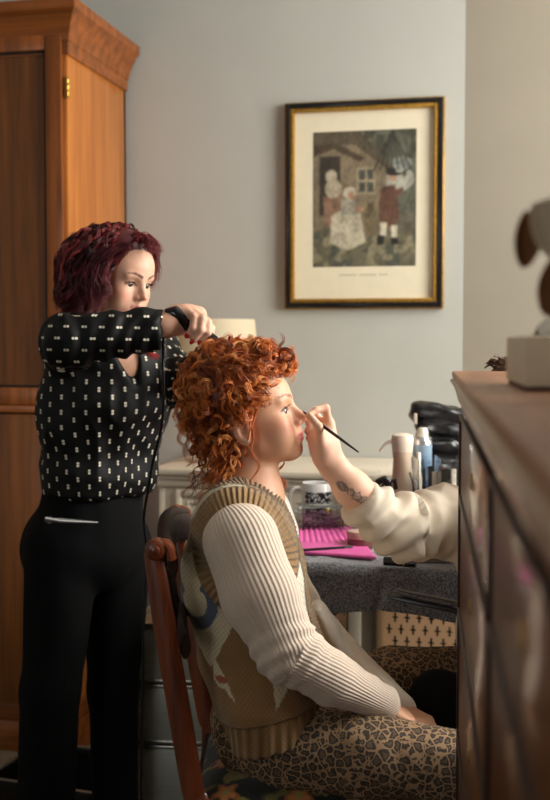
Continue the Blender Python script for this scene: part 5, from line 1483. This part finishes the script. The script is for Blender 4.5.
# right hand round the handle of the curling tong
def pz(u_, v_, d_): return P(u_, v_, d_)
B.cone(wR, pz(184, 318, 2.39), .026, .030, .02, sq=(Zz, .9)); B.cone(pz(176, 316, 2.39), pz(199, 314, 2.40), .022, .017, .02); B.cone(pz(180, 326, 2.41), pz(198, 322, 2.42), .02, .016, .02)
fg = [[(184, 309, 2.385), (194, 317, 2.352), (193, 328, 2.350), (189, 334, 2.356)],
      [(190, 309, 2.392), (202, 318, 2.355), (201, 330, 2.350), (194, 340, 2.356)],
      [(196, 311, 2.40), (208, 322, 2.365), (208, 333, 2.358), (202, 341, 2.362)],
      [(200, 315, 2.41), (211, 328, 2.378), (210, 340, 2.372), (204, 347, 2.374)]]
nails = []
for f_ in fg:
    pts = [pz(*q) for q in f_]; finger(B, pts, .0092, .0072); nails.append((pts[-1], nrm(pts[-1]-pts[-2])))
finger(B, [pz(178, 320, 2.42), pz(188, 333, 2.43), pz(200, 340, 2.425)], .0125, .0085)
tl, _ = hand(B, wL, nrm(P(264, 334, 2.36)-wL), nrm(Zz*.8-CF0*.5), CR*.7-Zz*.5, (10, 14, 18, 24), .95)
z0_, z1_ = P(0, 352, 2.6)[2], HS.p(0, 0, .14)[2]
def scol(V):
    return HS.paint(V, (226, 176, 148), (184, 92, 92), (86, 52, 40), (224, 128, 108))
body_obj('body', B, .008, ((2, z0_-.04, z1_, QH), (0, HS.o[0]-.1, wR[0]+.18, QH), (1, min(HS.o[1], wR[1])-.1, HS.o[1]+.1, QH)), m_skin, stl, scol)
HS.eyes(stl, (80, 66, 50), (0, -.25)); eyelashes(HS, stl, 1); eyelashes(HS, stl, -1)
m_nail = mat('red_nail_varnish', (206, 22, 34), .15, .03)
for p_, d_ in nails:
    b_ = nrm(-CF0*.8+Zz*.1-CR*.3); b_ = nrm(b_-d_*(b_@d_)); s_ = np.cross(d_, b_)
    nbm = Body(); nbm.ell(p_+b_*.0042+d_*.003, (.0088, .0052, .0030), np.array([d_, s_, b_]), .001)
    V, F = nbm.mesh(.0012, pad=.004); obj_np('fingernail', V, F, m_nail, stl)
# ---- blouse
BL = Body()
BL.cone(P(66, 342, 2.62), P(148, 350, 2.88), .058, .058, .05)
BL.cone(P(108, 356, 2.76), P(104, 410, 2.78), .116, .122, .05, sq=(Lt, 1.42)); BL.cone(P(104, 410, 2.78), P(98, 478, 2.80), .122, .120, .05, sq=(Lt, 1.30))
BL.ell(P(128, 400, 2.70), (.06, .12, .06), np.array([Ft, Lt, Zz]), .05)
BL.ell(P(122, 366, 2.735), (.104, .115, .115), np.array([Ft, Lt, Zz]), .03)
BL.cone(P(99, 474, 2.80), P(97, 486, 2.80), .128, .112, .02, sq=(Lt, 1.22))
BL.chain([sL, eL, P(215, 368, 2.64)], [.06, .052, .042], .03)
for d_ in (2.54, 2.565, 2.59, 2.61, 2.63, 2.645): BL.cone(P(124, 344, d_), P(136, 383, d_), .037, .008, .003, op='cut')
BL.cone(nb+A(0, 0, .04), nb+A(0, 0, .0)+Ft*.01, .052, .048, .01, op='cut')
BL.chain([sR+A(0, 0, -.008), eR-A(0, 0, .006), P(112, 335, 2.36), P(160, 330.5, 2.375)], [.064, .053, .043, .044], .02)
BL.half(P(161.5, 329, 2.375), nrm(CR), P(161.5, 329, 2.375)-A(.02, .09, .06), P(161.5, 329, 2.375)+A(.12, .09, .06), .002)
BL.half(P(97, 492, 2.80), -Zz, (-9, -9, -9), (9, 9, P(97, 480, 2.8)[2]), .01)
armR = [sR, eR, wR]; armL = [sL, eL, wL]
def b_attr(V):
    T1, P1, d1 = chain_uv(V, armR, -CF0+Zz*.2); T2, P2, d2 = chain_uv(V, armL, -CF0)
    ax = P(100, 420, 2.79); q = V-ax; ph = np.arctan2(q@Lt, -(q@Ft)*-1.)
    dt = np.abs(np.hypot(q@Ft, (q@Lt)/1.3)-.118)
    u = ph*.145; v = V[:, 2]
    fz = (V[:, 2] > P(0, 366, 2.4)[2]) & (((V-ORG)@CF0) < 2.56)
    m1 = (d1 < .075) & fz; u = np.where(m1, V[:, 2]+.02*(V@CR), u); v = np.where(m1, V@CR, v)
    m2 = (d2 < .065) & (T2 > .04); u = np.where(m2, P2*.05, u); v = np.where(m2, T2, v)
    return {'puv': np.stack([u, v, u*0], 1)}
def b_disp(V, n):
    V = wrinkle(V, n, .016, 11, (1, 1, .6)); V = V+n*(.010*(np.abs(vnoise(V*A(1, 1, .35)+3, 24)-.5)*-2+.5))[:, None]
    T1, P1, d1 = chain_uv(V, armR, -CF0)
    return V+n*(.0028*np.sin(T1*2*PI/.047+2.5*np.sin(P1)+9*vnoise(V, 12))*(d1 < .08)*(T1 > .2))[:, None]
body_obj('blouse', BL, .0052, ((2, 0, 0, .01),), m_dots, stl, None, b_disp, b_attr, 2)
bm = bmesh.new()
c_ = P(136, 381, 2.655)
for k in range(4):
    pb_ = c_-A(0, 0, .004+.036*k)+Ft*.012+CR*.006*k; add_lathe(bm, [(.004, -.001), (.0045, 0), (.0035, .001)], 12, Matrix.Translation(Vector(pb_)) @ Matrix.Rotation(PI/2, 4, 'X'))
bm.free()
# ---- trousers
TR = Body()
TR.cone(P(93, 500, 2.80), P(90, 545, 2.80), .112, .118, .05, sq=(Lt, 1.28))
TR.ell(P(66, 545, 2.86), (.09, .13, .12), np.array([Ft, Lt, Zz]), .06)
def trl(l_, r): 
    a, b_, c_ = l_; return [a, b_, A(c_[0], c_[1], .06)], r
for l_, r in ((l1, [.092, .072, .066]), (l2, [.090, .062, .058])):
    p_, r_ = trl(l_, r); TR.chain(p_, r_, .02)
TR.half((0, 0, .03), (0, 0, -1), (-9, -9, -9), (9, 9, .1), .002)
TR.half(P(93, 484, 2.8), Zz, P(93, 484, 2.8)-A(.4, .4, .02), P(93, 484, 2.8)+A(.4, .4, .3), .004)
body_obj('trousers', TR, .008, (), m_blackcloth, stl, None, lambda V, n: wrinkle(wrinkle(V, n, .016, 8, (1, 1, .35)), n, .006, 22, (1, 1, .4)), None, 2)
shoe('shoe', l1[-1], Ft, m_blackshoe, stl); shoe('shoe', l2[-1], Ft, m_blackshoe, stl)
# ---- hair
burg = [(84, 24, 26), (112, 34, 36), (56, 16, 20), (142, 54, 54), (42, 13, 17), (94, 28, 32)]
def bcol(): return np.array(lin(rs.choice(burg)))*rs.uniform(.85, 1.25)
SB = Body()
SB.ell(HS.p(-.012, 0, .050), A(.097, .087, .086)*.90, HS.R, .01)
SB.ell(P(99, 262, 2.66), (.090, .082, .072), np.array([Rr, Ff, Zz]), .03)
SB.ell(P(82, 294, 2.66), (.050, .085, .070), np.array([Rr, Ff, Zz]), .04)
SB.ell(P(126, 244, 2.66), (.060, .060, .030), np.array([Rr, Ff, Zz]), .03)
SB.cone(P(96, 285, 2.585), P(98, 312, 2.58), .022, .018, .03)
n_ = nrm(HS.R[0]-HS.R[2]*.50); SB.half(HS.p(.060, 0, .066), n_, HS.o-.25, HS.o+.25, .012)
SB.ell(HS.p(.055, 0, -.02), A(.06, .080, .082), HS.R, .01, 'cut')
bV, bF = SB.mesh(.006); bV = relax(bV, bF, 2); bN = vnormals(bV, bF)
obj_np('hair', bV, bF, m_hair, stl, cols=np.tile(np.array(lin((86, 25, 29))), (len(bV), 1))*(.6+.7*vnoise(bV*A(1, 1, .4), 110))[:, None])
paths = []; rads = []; cols = []
def addlock2(ctr, R, turns, nb=9, r=.0010, spread=.9, jit=.003, c=None, n=34, free=False):
    b = lock(ctr, R, turns, n, nb, spread, jit); cc = bcol() if c is None else c
    for q in b:
        if not free:
            l_ = HS.loc(q)
            if ((l_[:, 0] > .046) & (np.abs(l_[:, 1]) < .070) & (l_[:, 2] < .078)).any(): continue
        paths.append(q); rads.append(r*np.clip(np.minimum(1.15-np.linspace(0, 1, n), 1), .3, 1)); cols.append(cc*rs.uniform(.8, 1.2))
def proj(q, lift):
    i = np.argmin(((bV-q)**2).sum(1)); return bV[i]+bN[i]*lift
crown = HS.p(.0, .0, .135)
ids = list(range(len(bV))); rs.shuffle(ids); cnt = 0; LB = HS.loc(bV)
for i in ids:
    if cnt >= 260: break
    p = bV[i]; L = LB[i]
    if L[2] < -.03: continue
    out = [p+bN[i]*.002]; q = p
    d0 = nrm(nrm(p-crown)*.4-Zz*.9-Fh*.35)
    m_ = rs.randint(4, 6)
    for _ in range(m_):
        d0 = nrm(d0*.7+nrm(-Zz*.9-Fh*.25)*.3); q = proj(q+d0*.020, .003+rs.random()*.006); out.append(q.copy())
    addlock2(out, rs.uniform(.005, .009), rs.uniform(1., 1.8), 10, .0011, .45, .0015); cnt += 1
for k in range(46):      # wavy top, swept forward and to the side
    u_ = rs.uniform(92, 146); v_ = 239+((u_-122)/32)**2*9+rs.uniform(-3, 4); d_ = 2.64+rs.uniform(-.06, .05)
    pts = [P(u_, v_, d_), P(u_+6, v_-4, d_-.01), P(u_+13, v_+1, d_-.015), P(u_+17, v_+9, d_-.01)] if u_ > 112 else [P(u_, v_, d_), P(u_-7, v_+2, d_-.01), P(u_-14, v_+10, d_-.01), P(u_-18, v_+22, d_)]
    addlock2(pts, rs.uniform(.004, .008), rs.uniform(.8, 1.6), 10, .0011, .8, .002, np.array(lin((118, 36, 40)))*rs.uniform(.6, 1.2))
for (pts, nb_) in (([(138, 240), (150, 244), (156, 256), (155, 272), (151, 288)], 16), ([(134, 238), (148, 240), (158, 250), (157, 268), (154, 280)], 12), ([(146, 242), (154, 250), (158, 264), (156, 276)], 10)):
    addlock2([P(u_, v_, 2.67) for u_, v_ in pts], .004, 1.2, nb_, .0011, 1.2, .003, free=True)
for (pts, d_) in (([(118, 246), (104, 258), (100, 274), (106, 288), (100, 304)], 2.55), ([(112, 248), (98, 262), (96, 280), (100, 296), (96, 312)], 2.555), ([(126, 244), (110, 254), (102, 268), (104, 282), (110, 294)], 2.55),
                  ([(130, 247), (118, 254), (108, 264), (103, 276)], 2.545), ([(106, 250), (90, 266), (88, 286), (92, 304), (86, 318)], 2.57), ([(98, 252), (82, 270), (78, 292), (80, 312)], 2.58), ([(90, 256), (72, 278), (70, 300), (66, 316)], 2.6), ([(84, 262), (66, 284), (62, 304), (56, 300)], 2.62)):
    for q_ in range(4): addlock2([P(u_+rs.uniform(-3, 3), v_+rs.uniform(-3, 3), d_+rs.uniform(-.008, .012)) for u_, v_ in pts], rs.uniform(.004, .007), 1.3, 10, .0011, .9, .002, np.array(lin((110, 38, 44)))*rs.uniform(.55, 1.3))
for q_ in range(5):
    addlock2([P(150+rs.uniform(-2, 2), 338, 2.74), P(144, 346, 2.66), P(148, 352, 2.64), P(157+rs.uniform(-2, 2), 358, 2.64)], .003, 1, 8, .0011, .9, .002, np.array(lin((186, 44, 44))), free=True)
strands_obj('hair_waves', paths, rads, cols, m_hair, stl)
# ================================================================ CURLING TONG in her hand
h0, h1, h2 = P(170, 313, 2.375), P(193, 327, 2.385), P(214, 341, 2.36)
tg = thing('curling_tong', h1, 'black electric curling tong held over the red curls, with its cord hanging down', 'curling tong')
m_blk2 = mat('glossy_black_plastic', (20, 20, 22), .2, .1)
obj_bm('handle', tube([P(166, 317, 2.375), P(168, 313.5, 2.372), P(174, 313, 2.37), P(182, 319, 2.372), h1, P(205, 335, 2.375), h2], [.007, .012, .0165, .018, .016, .0145, .012], 18), m_blk2, tg, world=True)
obj_bm('barrel', tube([h2, P(236, 356, 2.33)], [.0095, .0095], 16), mat('barrel_metal', (90, 88, 86), .25, metal=1), tg, world=True)
obj_bm('thumb_lever', tube([P(190, 321, 2.362), P(200, 328, 2.355), P(206, 331, 2.355)], .004, 8), m_blk2, tg, world=True)
cord = [P(166, 316, 2.375), P(163.5, 330, 2.37), P(163, 360, 2.37), P(163.5, 400, 2.38), P(161, 430, 2.42), P(153, 462, 2.50), P(148, 490, 2.56), P(144, 520, 2.6), P(147, 560, 2.62), P(143, 640, 2.62), P(150, 760, 2.6)]
cord[-1][2] = .006; cord.append(cord[-1]+CR*.2+CF0*.1)
obj_bm('cord', tube(spline(cord, 90), .0034, 8), m_blk2, tg, world=True)
# metal sectioning clip on the pocket
cA, cB = P(45.5, 520, 2.60), P(98, 522.5, 2.665)
hc = thing('sectioning_clip', (cA+cB)/2, 'slim silver sectioning clip slid onto the pocket of the black trousers', 'hair clip')
m_sil = mat('silver_clip', (120, 120, 117), .45, .05, metal=.9)
obj_bm('blade', tube([cA, cA*.7+cB*.3+A(0, 0, .001), cB], [.006, .0055, .002], 8, (.5, 1)), m_sil, hc, world=True)
obj_bm('blade', tube([cA-CF0*.008+A(0, 0, .004), cA*.7+cB*.3-CF0*.009, cB-CF0*.003], [.005, .004, .0015], 8, (.4, 1)), m_sil, hc, world=True)
obj_bm('hinge_spring', tube([cA*.93+cB*.07-A(0, 0, .007), cA*.93+cB*.07+A(0, 0, .008)], .005, 10), m_sil, hc, world=True)
# ================================================================ SEATED MAKE-UP ARTIST (mostly behind the chest)
ar_ = P(525, 760, 2.45)
art = thing('person', (ar_[0], ar_[1], .45), 'make-up artist with a tattooed forearm and cream sweater, mostly hidden behind the chest', 'person')
Xa = nrm(-CR+CF0*.02); HA = Head(P(512, 430, 2.45), frame_from(Xa, Zz), .97)
La = np.cross(Zz, Xa)            # her left, towards the camera
B = Body(); nbA = P(516, 500, 2.45)
B.cone(nbA, HA.p(-.012, 0, -.035), .052, .046, .02); B.cone(nbA, HA.p(.01, 0, -.045), .045, .034, .03); HA.add(B)
aR, eA, wA = P(500, 512, 2.60), P(402, 530, 2.36), P(333, 466, 2.285)
aL, eB, wB = P(510, 518, 2.29), P(548, 640, 2.24), P(510, 655, 2.21)
B.cone(aR, aL, .045, .045, .04); B.cone(nbA, P(515, 570, 2.45), .07, .09, .05, sq=(CF0, 1.3)); B.cone(P(515, 570, 2.45), P(528, 715, 2.45), .09, .1, .05, sq=(CF0, 1.3))
B.chain([aR, eA], [.045, .038], .02); B.cone(eA, P(352, 488, 2.30), .038, .036, .02); B.cone(P(352, 488, 2.30), wA, .035, .0265, .02, sq=(CF0, .85)); B.chain([aL, eB, wB], [.043, .036, .025], .02)
hpR, kR, fR = P(535, 735, 2.54), P(478, 690, 2.86), P(500, 850, 2.9)
hpL, kL, fL = P(535, 735, 2.36), P(438, 702, 2.34), P(470, 850, 2.36)
fR = A(kR[0], kR[1], .09)-CR*.0; fL = A(kL[0], kL[1], .09)+CR*.03
for a, b_, c_ in ((hpR, kR, fR), (hpL, kL, fL)): B.chain([a, b_, c_], [.075, .05, .035], .03)
# hand holding the brush at the client's face
q = lambda u_, v_, d_: P(u_, v_, d_)
B.cone(wA, q(324, 448, 2.275), .0255, .024, .02, sq=(CF0, .65)); B.cone(q(330, 458, 2.275), q(328, 424, 2.275), .020, .015, .018, sq=(CF0, .8)); B.cone(q(322, 458, 2.265), q(314, 440, 2.265), .018, .013, .02)
B.cone(q(326, 445, 2.27), q(318, 430, 2.275), .022, .016, .02, sq=(CF0, .8))
B.cone(q(324, 452, 2.262), q(320, 436, 2.25), .017, .013, .016)
finger(B, [q(329, 424, 2.272), q(326, 408, 2.262), q(316, 410, 2.25), q(308.5, 415.5, 2.238)], .0088, .0064)
finger(B, [q(321, 444, 2.248), q(319, 427, 2.222), q(309.5, 415.5, 2.224)], .0105, .0074, k=.003, kf=.006)
finger(B, [q(325, 426, 2.285), q(316, 415, 2.285), q(309, 422, 2.275), q(310, 430, 2.268)], .0090, .0068)
finger(B, [q(322, 430, 2.300), q(312, 422, 2.305), q(308, 431, 2.292), q(313, 438, 2.28)], .0088, .0066)
finger(B, [q(320, 437, 2.312), q(312, 430, 2.32), q(309, 438, 2.31), q(313, 444, 2.30)], .0078, .006)
hand(B, wB, nrm(P(480, 645, 2.20)-wB), nrm(-Zz), CF0*.3-CR*.2, (60, 60, 62, 62), .9, thumb=[wB-CR*.015, P(488, 646, 2.18), P(474, 642, 2.17), P(462.5, 646, 2.165)])
tc0 = [(343, 486), (356, 496)]
def acol(V):
    c = HA.paint(V, (232, 184, 156), (190, 110, 110), (90, 60, 44), (228, 140, 116))
    ex = nrm(P(365, 503, 2.3)-P(337, 480, 2.3)); ey = nrm(np.cross(ex, CF0)); near = ((V-ORG)@CF0) < 2.315
    def uvp(u_, v_):
        o = P(u_, v_, 2.27); w_ = V-o; return w_@ex, w_@ey
    ink = np.array(lin((92, 90, 92)))
    def dab(m, a=.8): c[m & near] = c[m & near]*(1-a)+ink*a
    a, b_ = uvp(342.5, 486.5); dab((a/.0145)**2+(b_/.0085)**2 < 1); 
    m = ((a/.010)**2+(b_/.0045)**2 < 1) & (np.sin(a*1500+b_*900) > 0); c[m & near] = np.array(lin((190, 150, 130)))
    for k, (u_, v_, r) in enumerate(((351, 492, .0075), (357, 496.5, .0085), (363, 500.5, .0080))):
        a, b_ = uvp(u_, v_); rr = np.hypot(a, b_)/r; th = np.arctan2(b_, a); rr = rr*(1+.18*np.cos(5*th+k))
        dab((np.abs(rr-.9) < .22), .75); dab(np.abs(rr-.35) < .18, .6)
    return c
body_obj('body', B, .007, ((2, P(0, 475, 2.27)[2], P(0, 395, 2.27)[2], .0026), (0, P(300, 430, 2.24)[0]-.01, P(372, 480, 2.3)[0], .0026), (1, P(310, 430, 2.21)[1]-.01, P(330, 430, 2.34)[1]+.01, .0026), (2, P(0, 510, 2.27)[2], P(0, 475, 2.27)[2], .0035)), m_skin, art, acol)
HA.eyes(art)
m_sweat = colmat('cream_sweatshirt', .9, bmp=.2, bscale=600, sheen=.2)
SW = Body()
SW.cone(P(503, 520, 2.58), P(508, 520, 2.33), .066, .066, .05); SW.cone(P(512, 560, 2.45), P(518, 640, 2.45), .118, .12, .05, sq=(CF0, 1.28)); SW.cone(P(518, 640, 2.45), P(524, 705, 2.45), .12, .125, .05, sq=(CF0, 1.28))
SW.cone(P(503, 522, 2.58), P(445, 520, 2.46), .074, .074, .04); SW.cone(P(445, 520, 2.46), P(403, 527, 2.36), .070, .058, .04); SW.cone(P(403, 527, 2.36), P(372, 512, 2.32), .058, .049, .03); SW.cone(P(372, 512, 2.32), P(358, 500, 2.305), .049, .044, .02)
SW.cone(P(412, 542, 2.36), P(398, 546, 2.35), .03, .018, .04)
SW.cone(aL, eB, .066, .058, .03); SW.cone(eB, P(500, 652, 2.2), .056, .04, .03)
ce = P(359, 505, 2.30); cn = nrm(P(333, 466, 2.285)-P(402, 530, 2.36)); SW.half(ce+cn*.006, cn, ce-.075, ce+.085, .002)
SW.cone(nbA+A(0, 0, .05), nbA-A(0, 0, .015), .055, .052, .01, op='cut')
def swd(V, n):
    ch_ = [P(352, 488, 2.3), P(403, 527, 2.36), P(445, 520, 2.46), P(503, 520, 2.58)]
    T, PH, dd = chain_uv(V, ch_, -CF0); m = np.exp(-np.maximum(0, dd-.10)/.02)
    f = .0085*np.sin((T+.022*np.sin(PH+.6)+.02*vnoise(V, 9))*2*PI/.052)*m*np.clip((T-.03)/.04, 0, 1)*np.exp(-(np.maximum(0, T-.17)/.09)**2)
    cuff = .004*np.exp(-((T-.036)/.006)**2)
    V = V+n*(f+cuff*m)[:, None]
    V = V+n*(.007*(-np.abs(vnoise(V*A(1, 1, 1)+2, 22)-.5)*2+.5)*m)[:, None]
    return wrinkle(V, n, .010, 13, (1, 1, 1), 7)
body_obj('sweater', SW, .005, (), m_sweat, art, lambda V: np.tile(np.array(lin((214, 200, 178))), (len(V), 1)), swd, None, 2)
TA = Body(); TA.cone(P(535, 730, 2.40), P(535, 730, 2.50), .11, .11, .03)
for a, b_, c_ in ((hpR, kR, fR), (hpL, kL, fL)): TA.chain([a, b_, c_+A(0, 0, .02)], [.088, .060, .05], .03)
body_obj('trousers', TA, .009, (), m_blackcloth, art, None, lambda V, n: wrinkle(V, n, .012, 14), None, 2)
shoe('shoe', fR, -CR+CF0*.3, m_blackshoe, art); shoe('shoe', fL, -CR, m_blackshoe, art)
hbr = Body(); hbr.ell(HA.p(-.012, 0, .05), A(.096, .085, .084)*.97, HA.R, .01); hbr.ell(P(524, 402, 2.45), (.05, .05, .045), np.array([Rr, Ff, Zz]), .02)
hbr.ell(P(514, 372, 2.45), (.05, .04, .022), np.array([Rr, Ff, Zz]), .02)
hbr.half(HA.p(.045, 0, .06), nrm(HA.R[0]-HA.R[2]*.6), HA.o-.2, HA.o+.2, .01)
V, F = hbr.mesh(.006); obj_np('hair', V, F, m_hair, art, cols=np.tile(np.array(lin((66, 40, 26))), (len(V), 1))); aN = vnormals(V, F)
paths = []; rads = []; cols = []
for k in range(120):
    i = rs.randrange(len(V)); p = V[i]
    if HA.loc(V[i:i+1])[0, 2] < .0: continue
    t_ = nrm(np.cross(aN[i], A(rs.uniform(-1, 1), rs.uniform(-1, 1), rs.uniform(-1, 1)))); ctr = [p, p+aN[i]*.006+t_*.015, p+aN[i]*.005+t_*.03, p+t_*.045]
    for b in lock(ctr, .004, 1.2, 34, 7, .6, .001): paths.append(b); rads.append(np.full(34, .0009)); cols.append(np.array(lin((92, 58, 36)))*rs.uniform(.5, 1.4))
for k in range(9):
    c0 = P(rs.uniform(487, 504), rs.uniform(361, 366), 2.45+rs.uniform(-.02, .02)); R_ = rs.uniform(.006, .010); t_ = np.linspace(0, 1.6*2*PI, 34); e1 = nrm(A(rs.uniform(-1, 1), rs.uniform(-1, 1), .5)); e2 = nrm(np.cross(e1, A(.2, .5, .9)))
    for b in range(6): paths.append(c0+np.outer(np.cos(t_)*R_, e1)+np.outer(np.sin(t_)*R_, e2)+rs.uniform(-.002, .002)); rads.append(np.full(34, .0010)); cols.append(np.array(lin((92, 58, 36)))*rs.uniform(.4, 1.4))
strands_obj('hair_curls', paths, rads, cols, m_hair, art)
# stool
st_ = thing('stool', (ar_[0], ar_[1], 0), 'round black stool the make-up artist sits on, hidden behind the chest', 'stool')
obj_bm('seat', lathe([(.15, .38), (.17, .39), (.175, .42), (.165, .445), (.10, .45)], 36), m_leath, st_)
obj_bm('column', lathe([(.03, .05), (.025, .1), (.022, .385)], 20), m_alur, st_)
obj_bm('base', lathe([(.2, 0), (.2, .012), (.05, .035), (.03, .06)], 36), m_alur, st_)
# make-up brush
b0, b1_ = P(302.5, 411, 2.232), P(359, 452.5, 2.20)
mb_ = thing('makeup_brush', (b0+b1_)/2, 'thin black make-up brush pinched in the fingers at the seated woman\'s nose', 'brush')
Lb = b1_-b0
obj_bm('brush_handle', tube([b0+Lb*t for t in (.22, .4, .7, .97, 1)], [.0022, .0034, .0030, .0018, .001], 10), m_blk2, mb_, world=True)
obj_bm('ferrule', tube([b0+Lb*.10, b0+Lb*.23], .0021, 10), m_sil, mb_, world=True)
obj_bm('bristles', tube([b0, b0+Lb*.05, b0+Lb*.11], [.0006, .0024, .0019], 10), mat('brush_hair', (70, 50, 38), .7), mb_, world=True)
# palette in the other hand
pc = P(432, 603, 2.19); ax1 = nrm(P(468, 611, 2.17)-P(390, 594, 2.21)); ay1 = nrm(CF0*.95-Zz*.15+CR*.05); ay1 = nrm(ay1-ax1*(ay1@ax1)); az1 = np.cross(ax1, ay1)
if az1[2] < 0: az1 = -az1
pal = thing('eyeshadow_palette', pc, 'open slim black palette held over the seated woman\'s lap, below the charcoal towel', 'palette')
Mp = Matrix(((ax1[0], ay1[0], az1[0], pc[0]), (ax1[1], ay1[1], az1[1], pc[1]), (ax1[2], ay1[2], az1[2], pc[2]), (0, 0, 0, 1)))
obj_bm('tray', box((-.082, -.045, -.008), (.10, .055, .0), .002, Mp), mat('palette_black', (30, 27, 24), .3), pal, world=True)
Ml = Mp @ Matrix.Translation((0, .055, .002)) @ Matrix.Rotation(math.radians(-4), 4, 'X')
obj_bm('lid', box((-.066, -.10, .003), (.10, 0, .008), .0015, Ml), mat('palette_lid', (72, 64, 50), .3), pal, world=True)
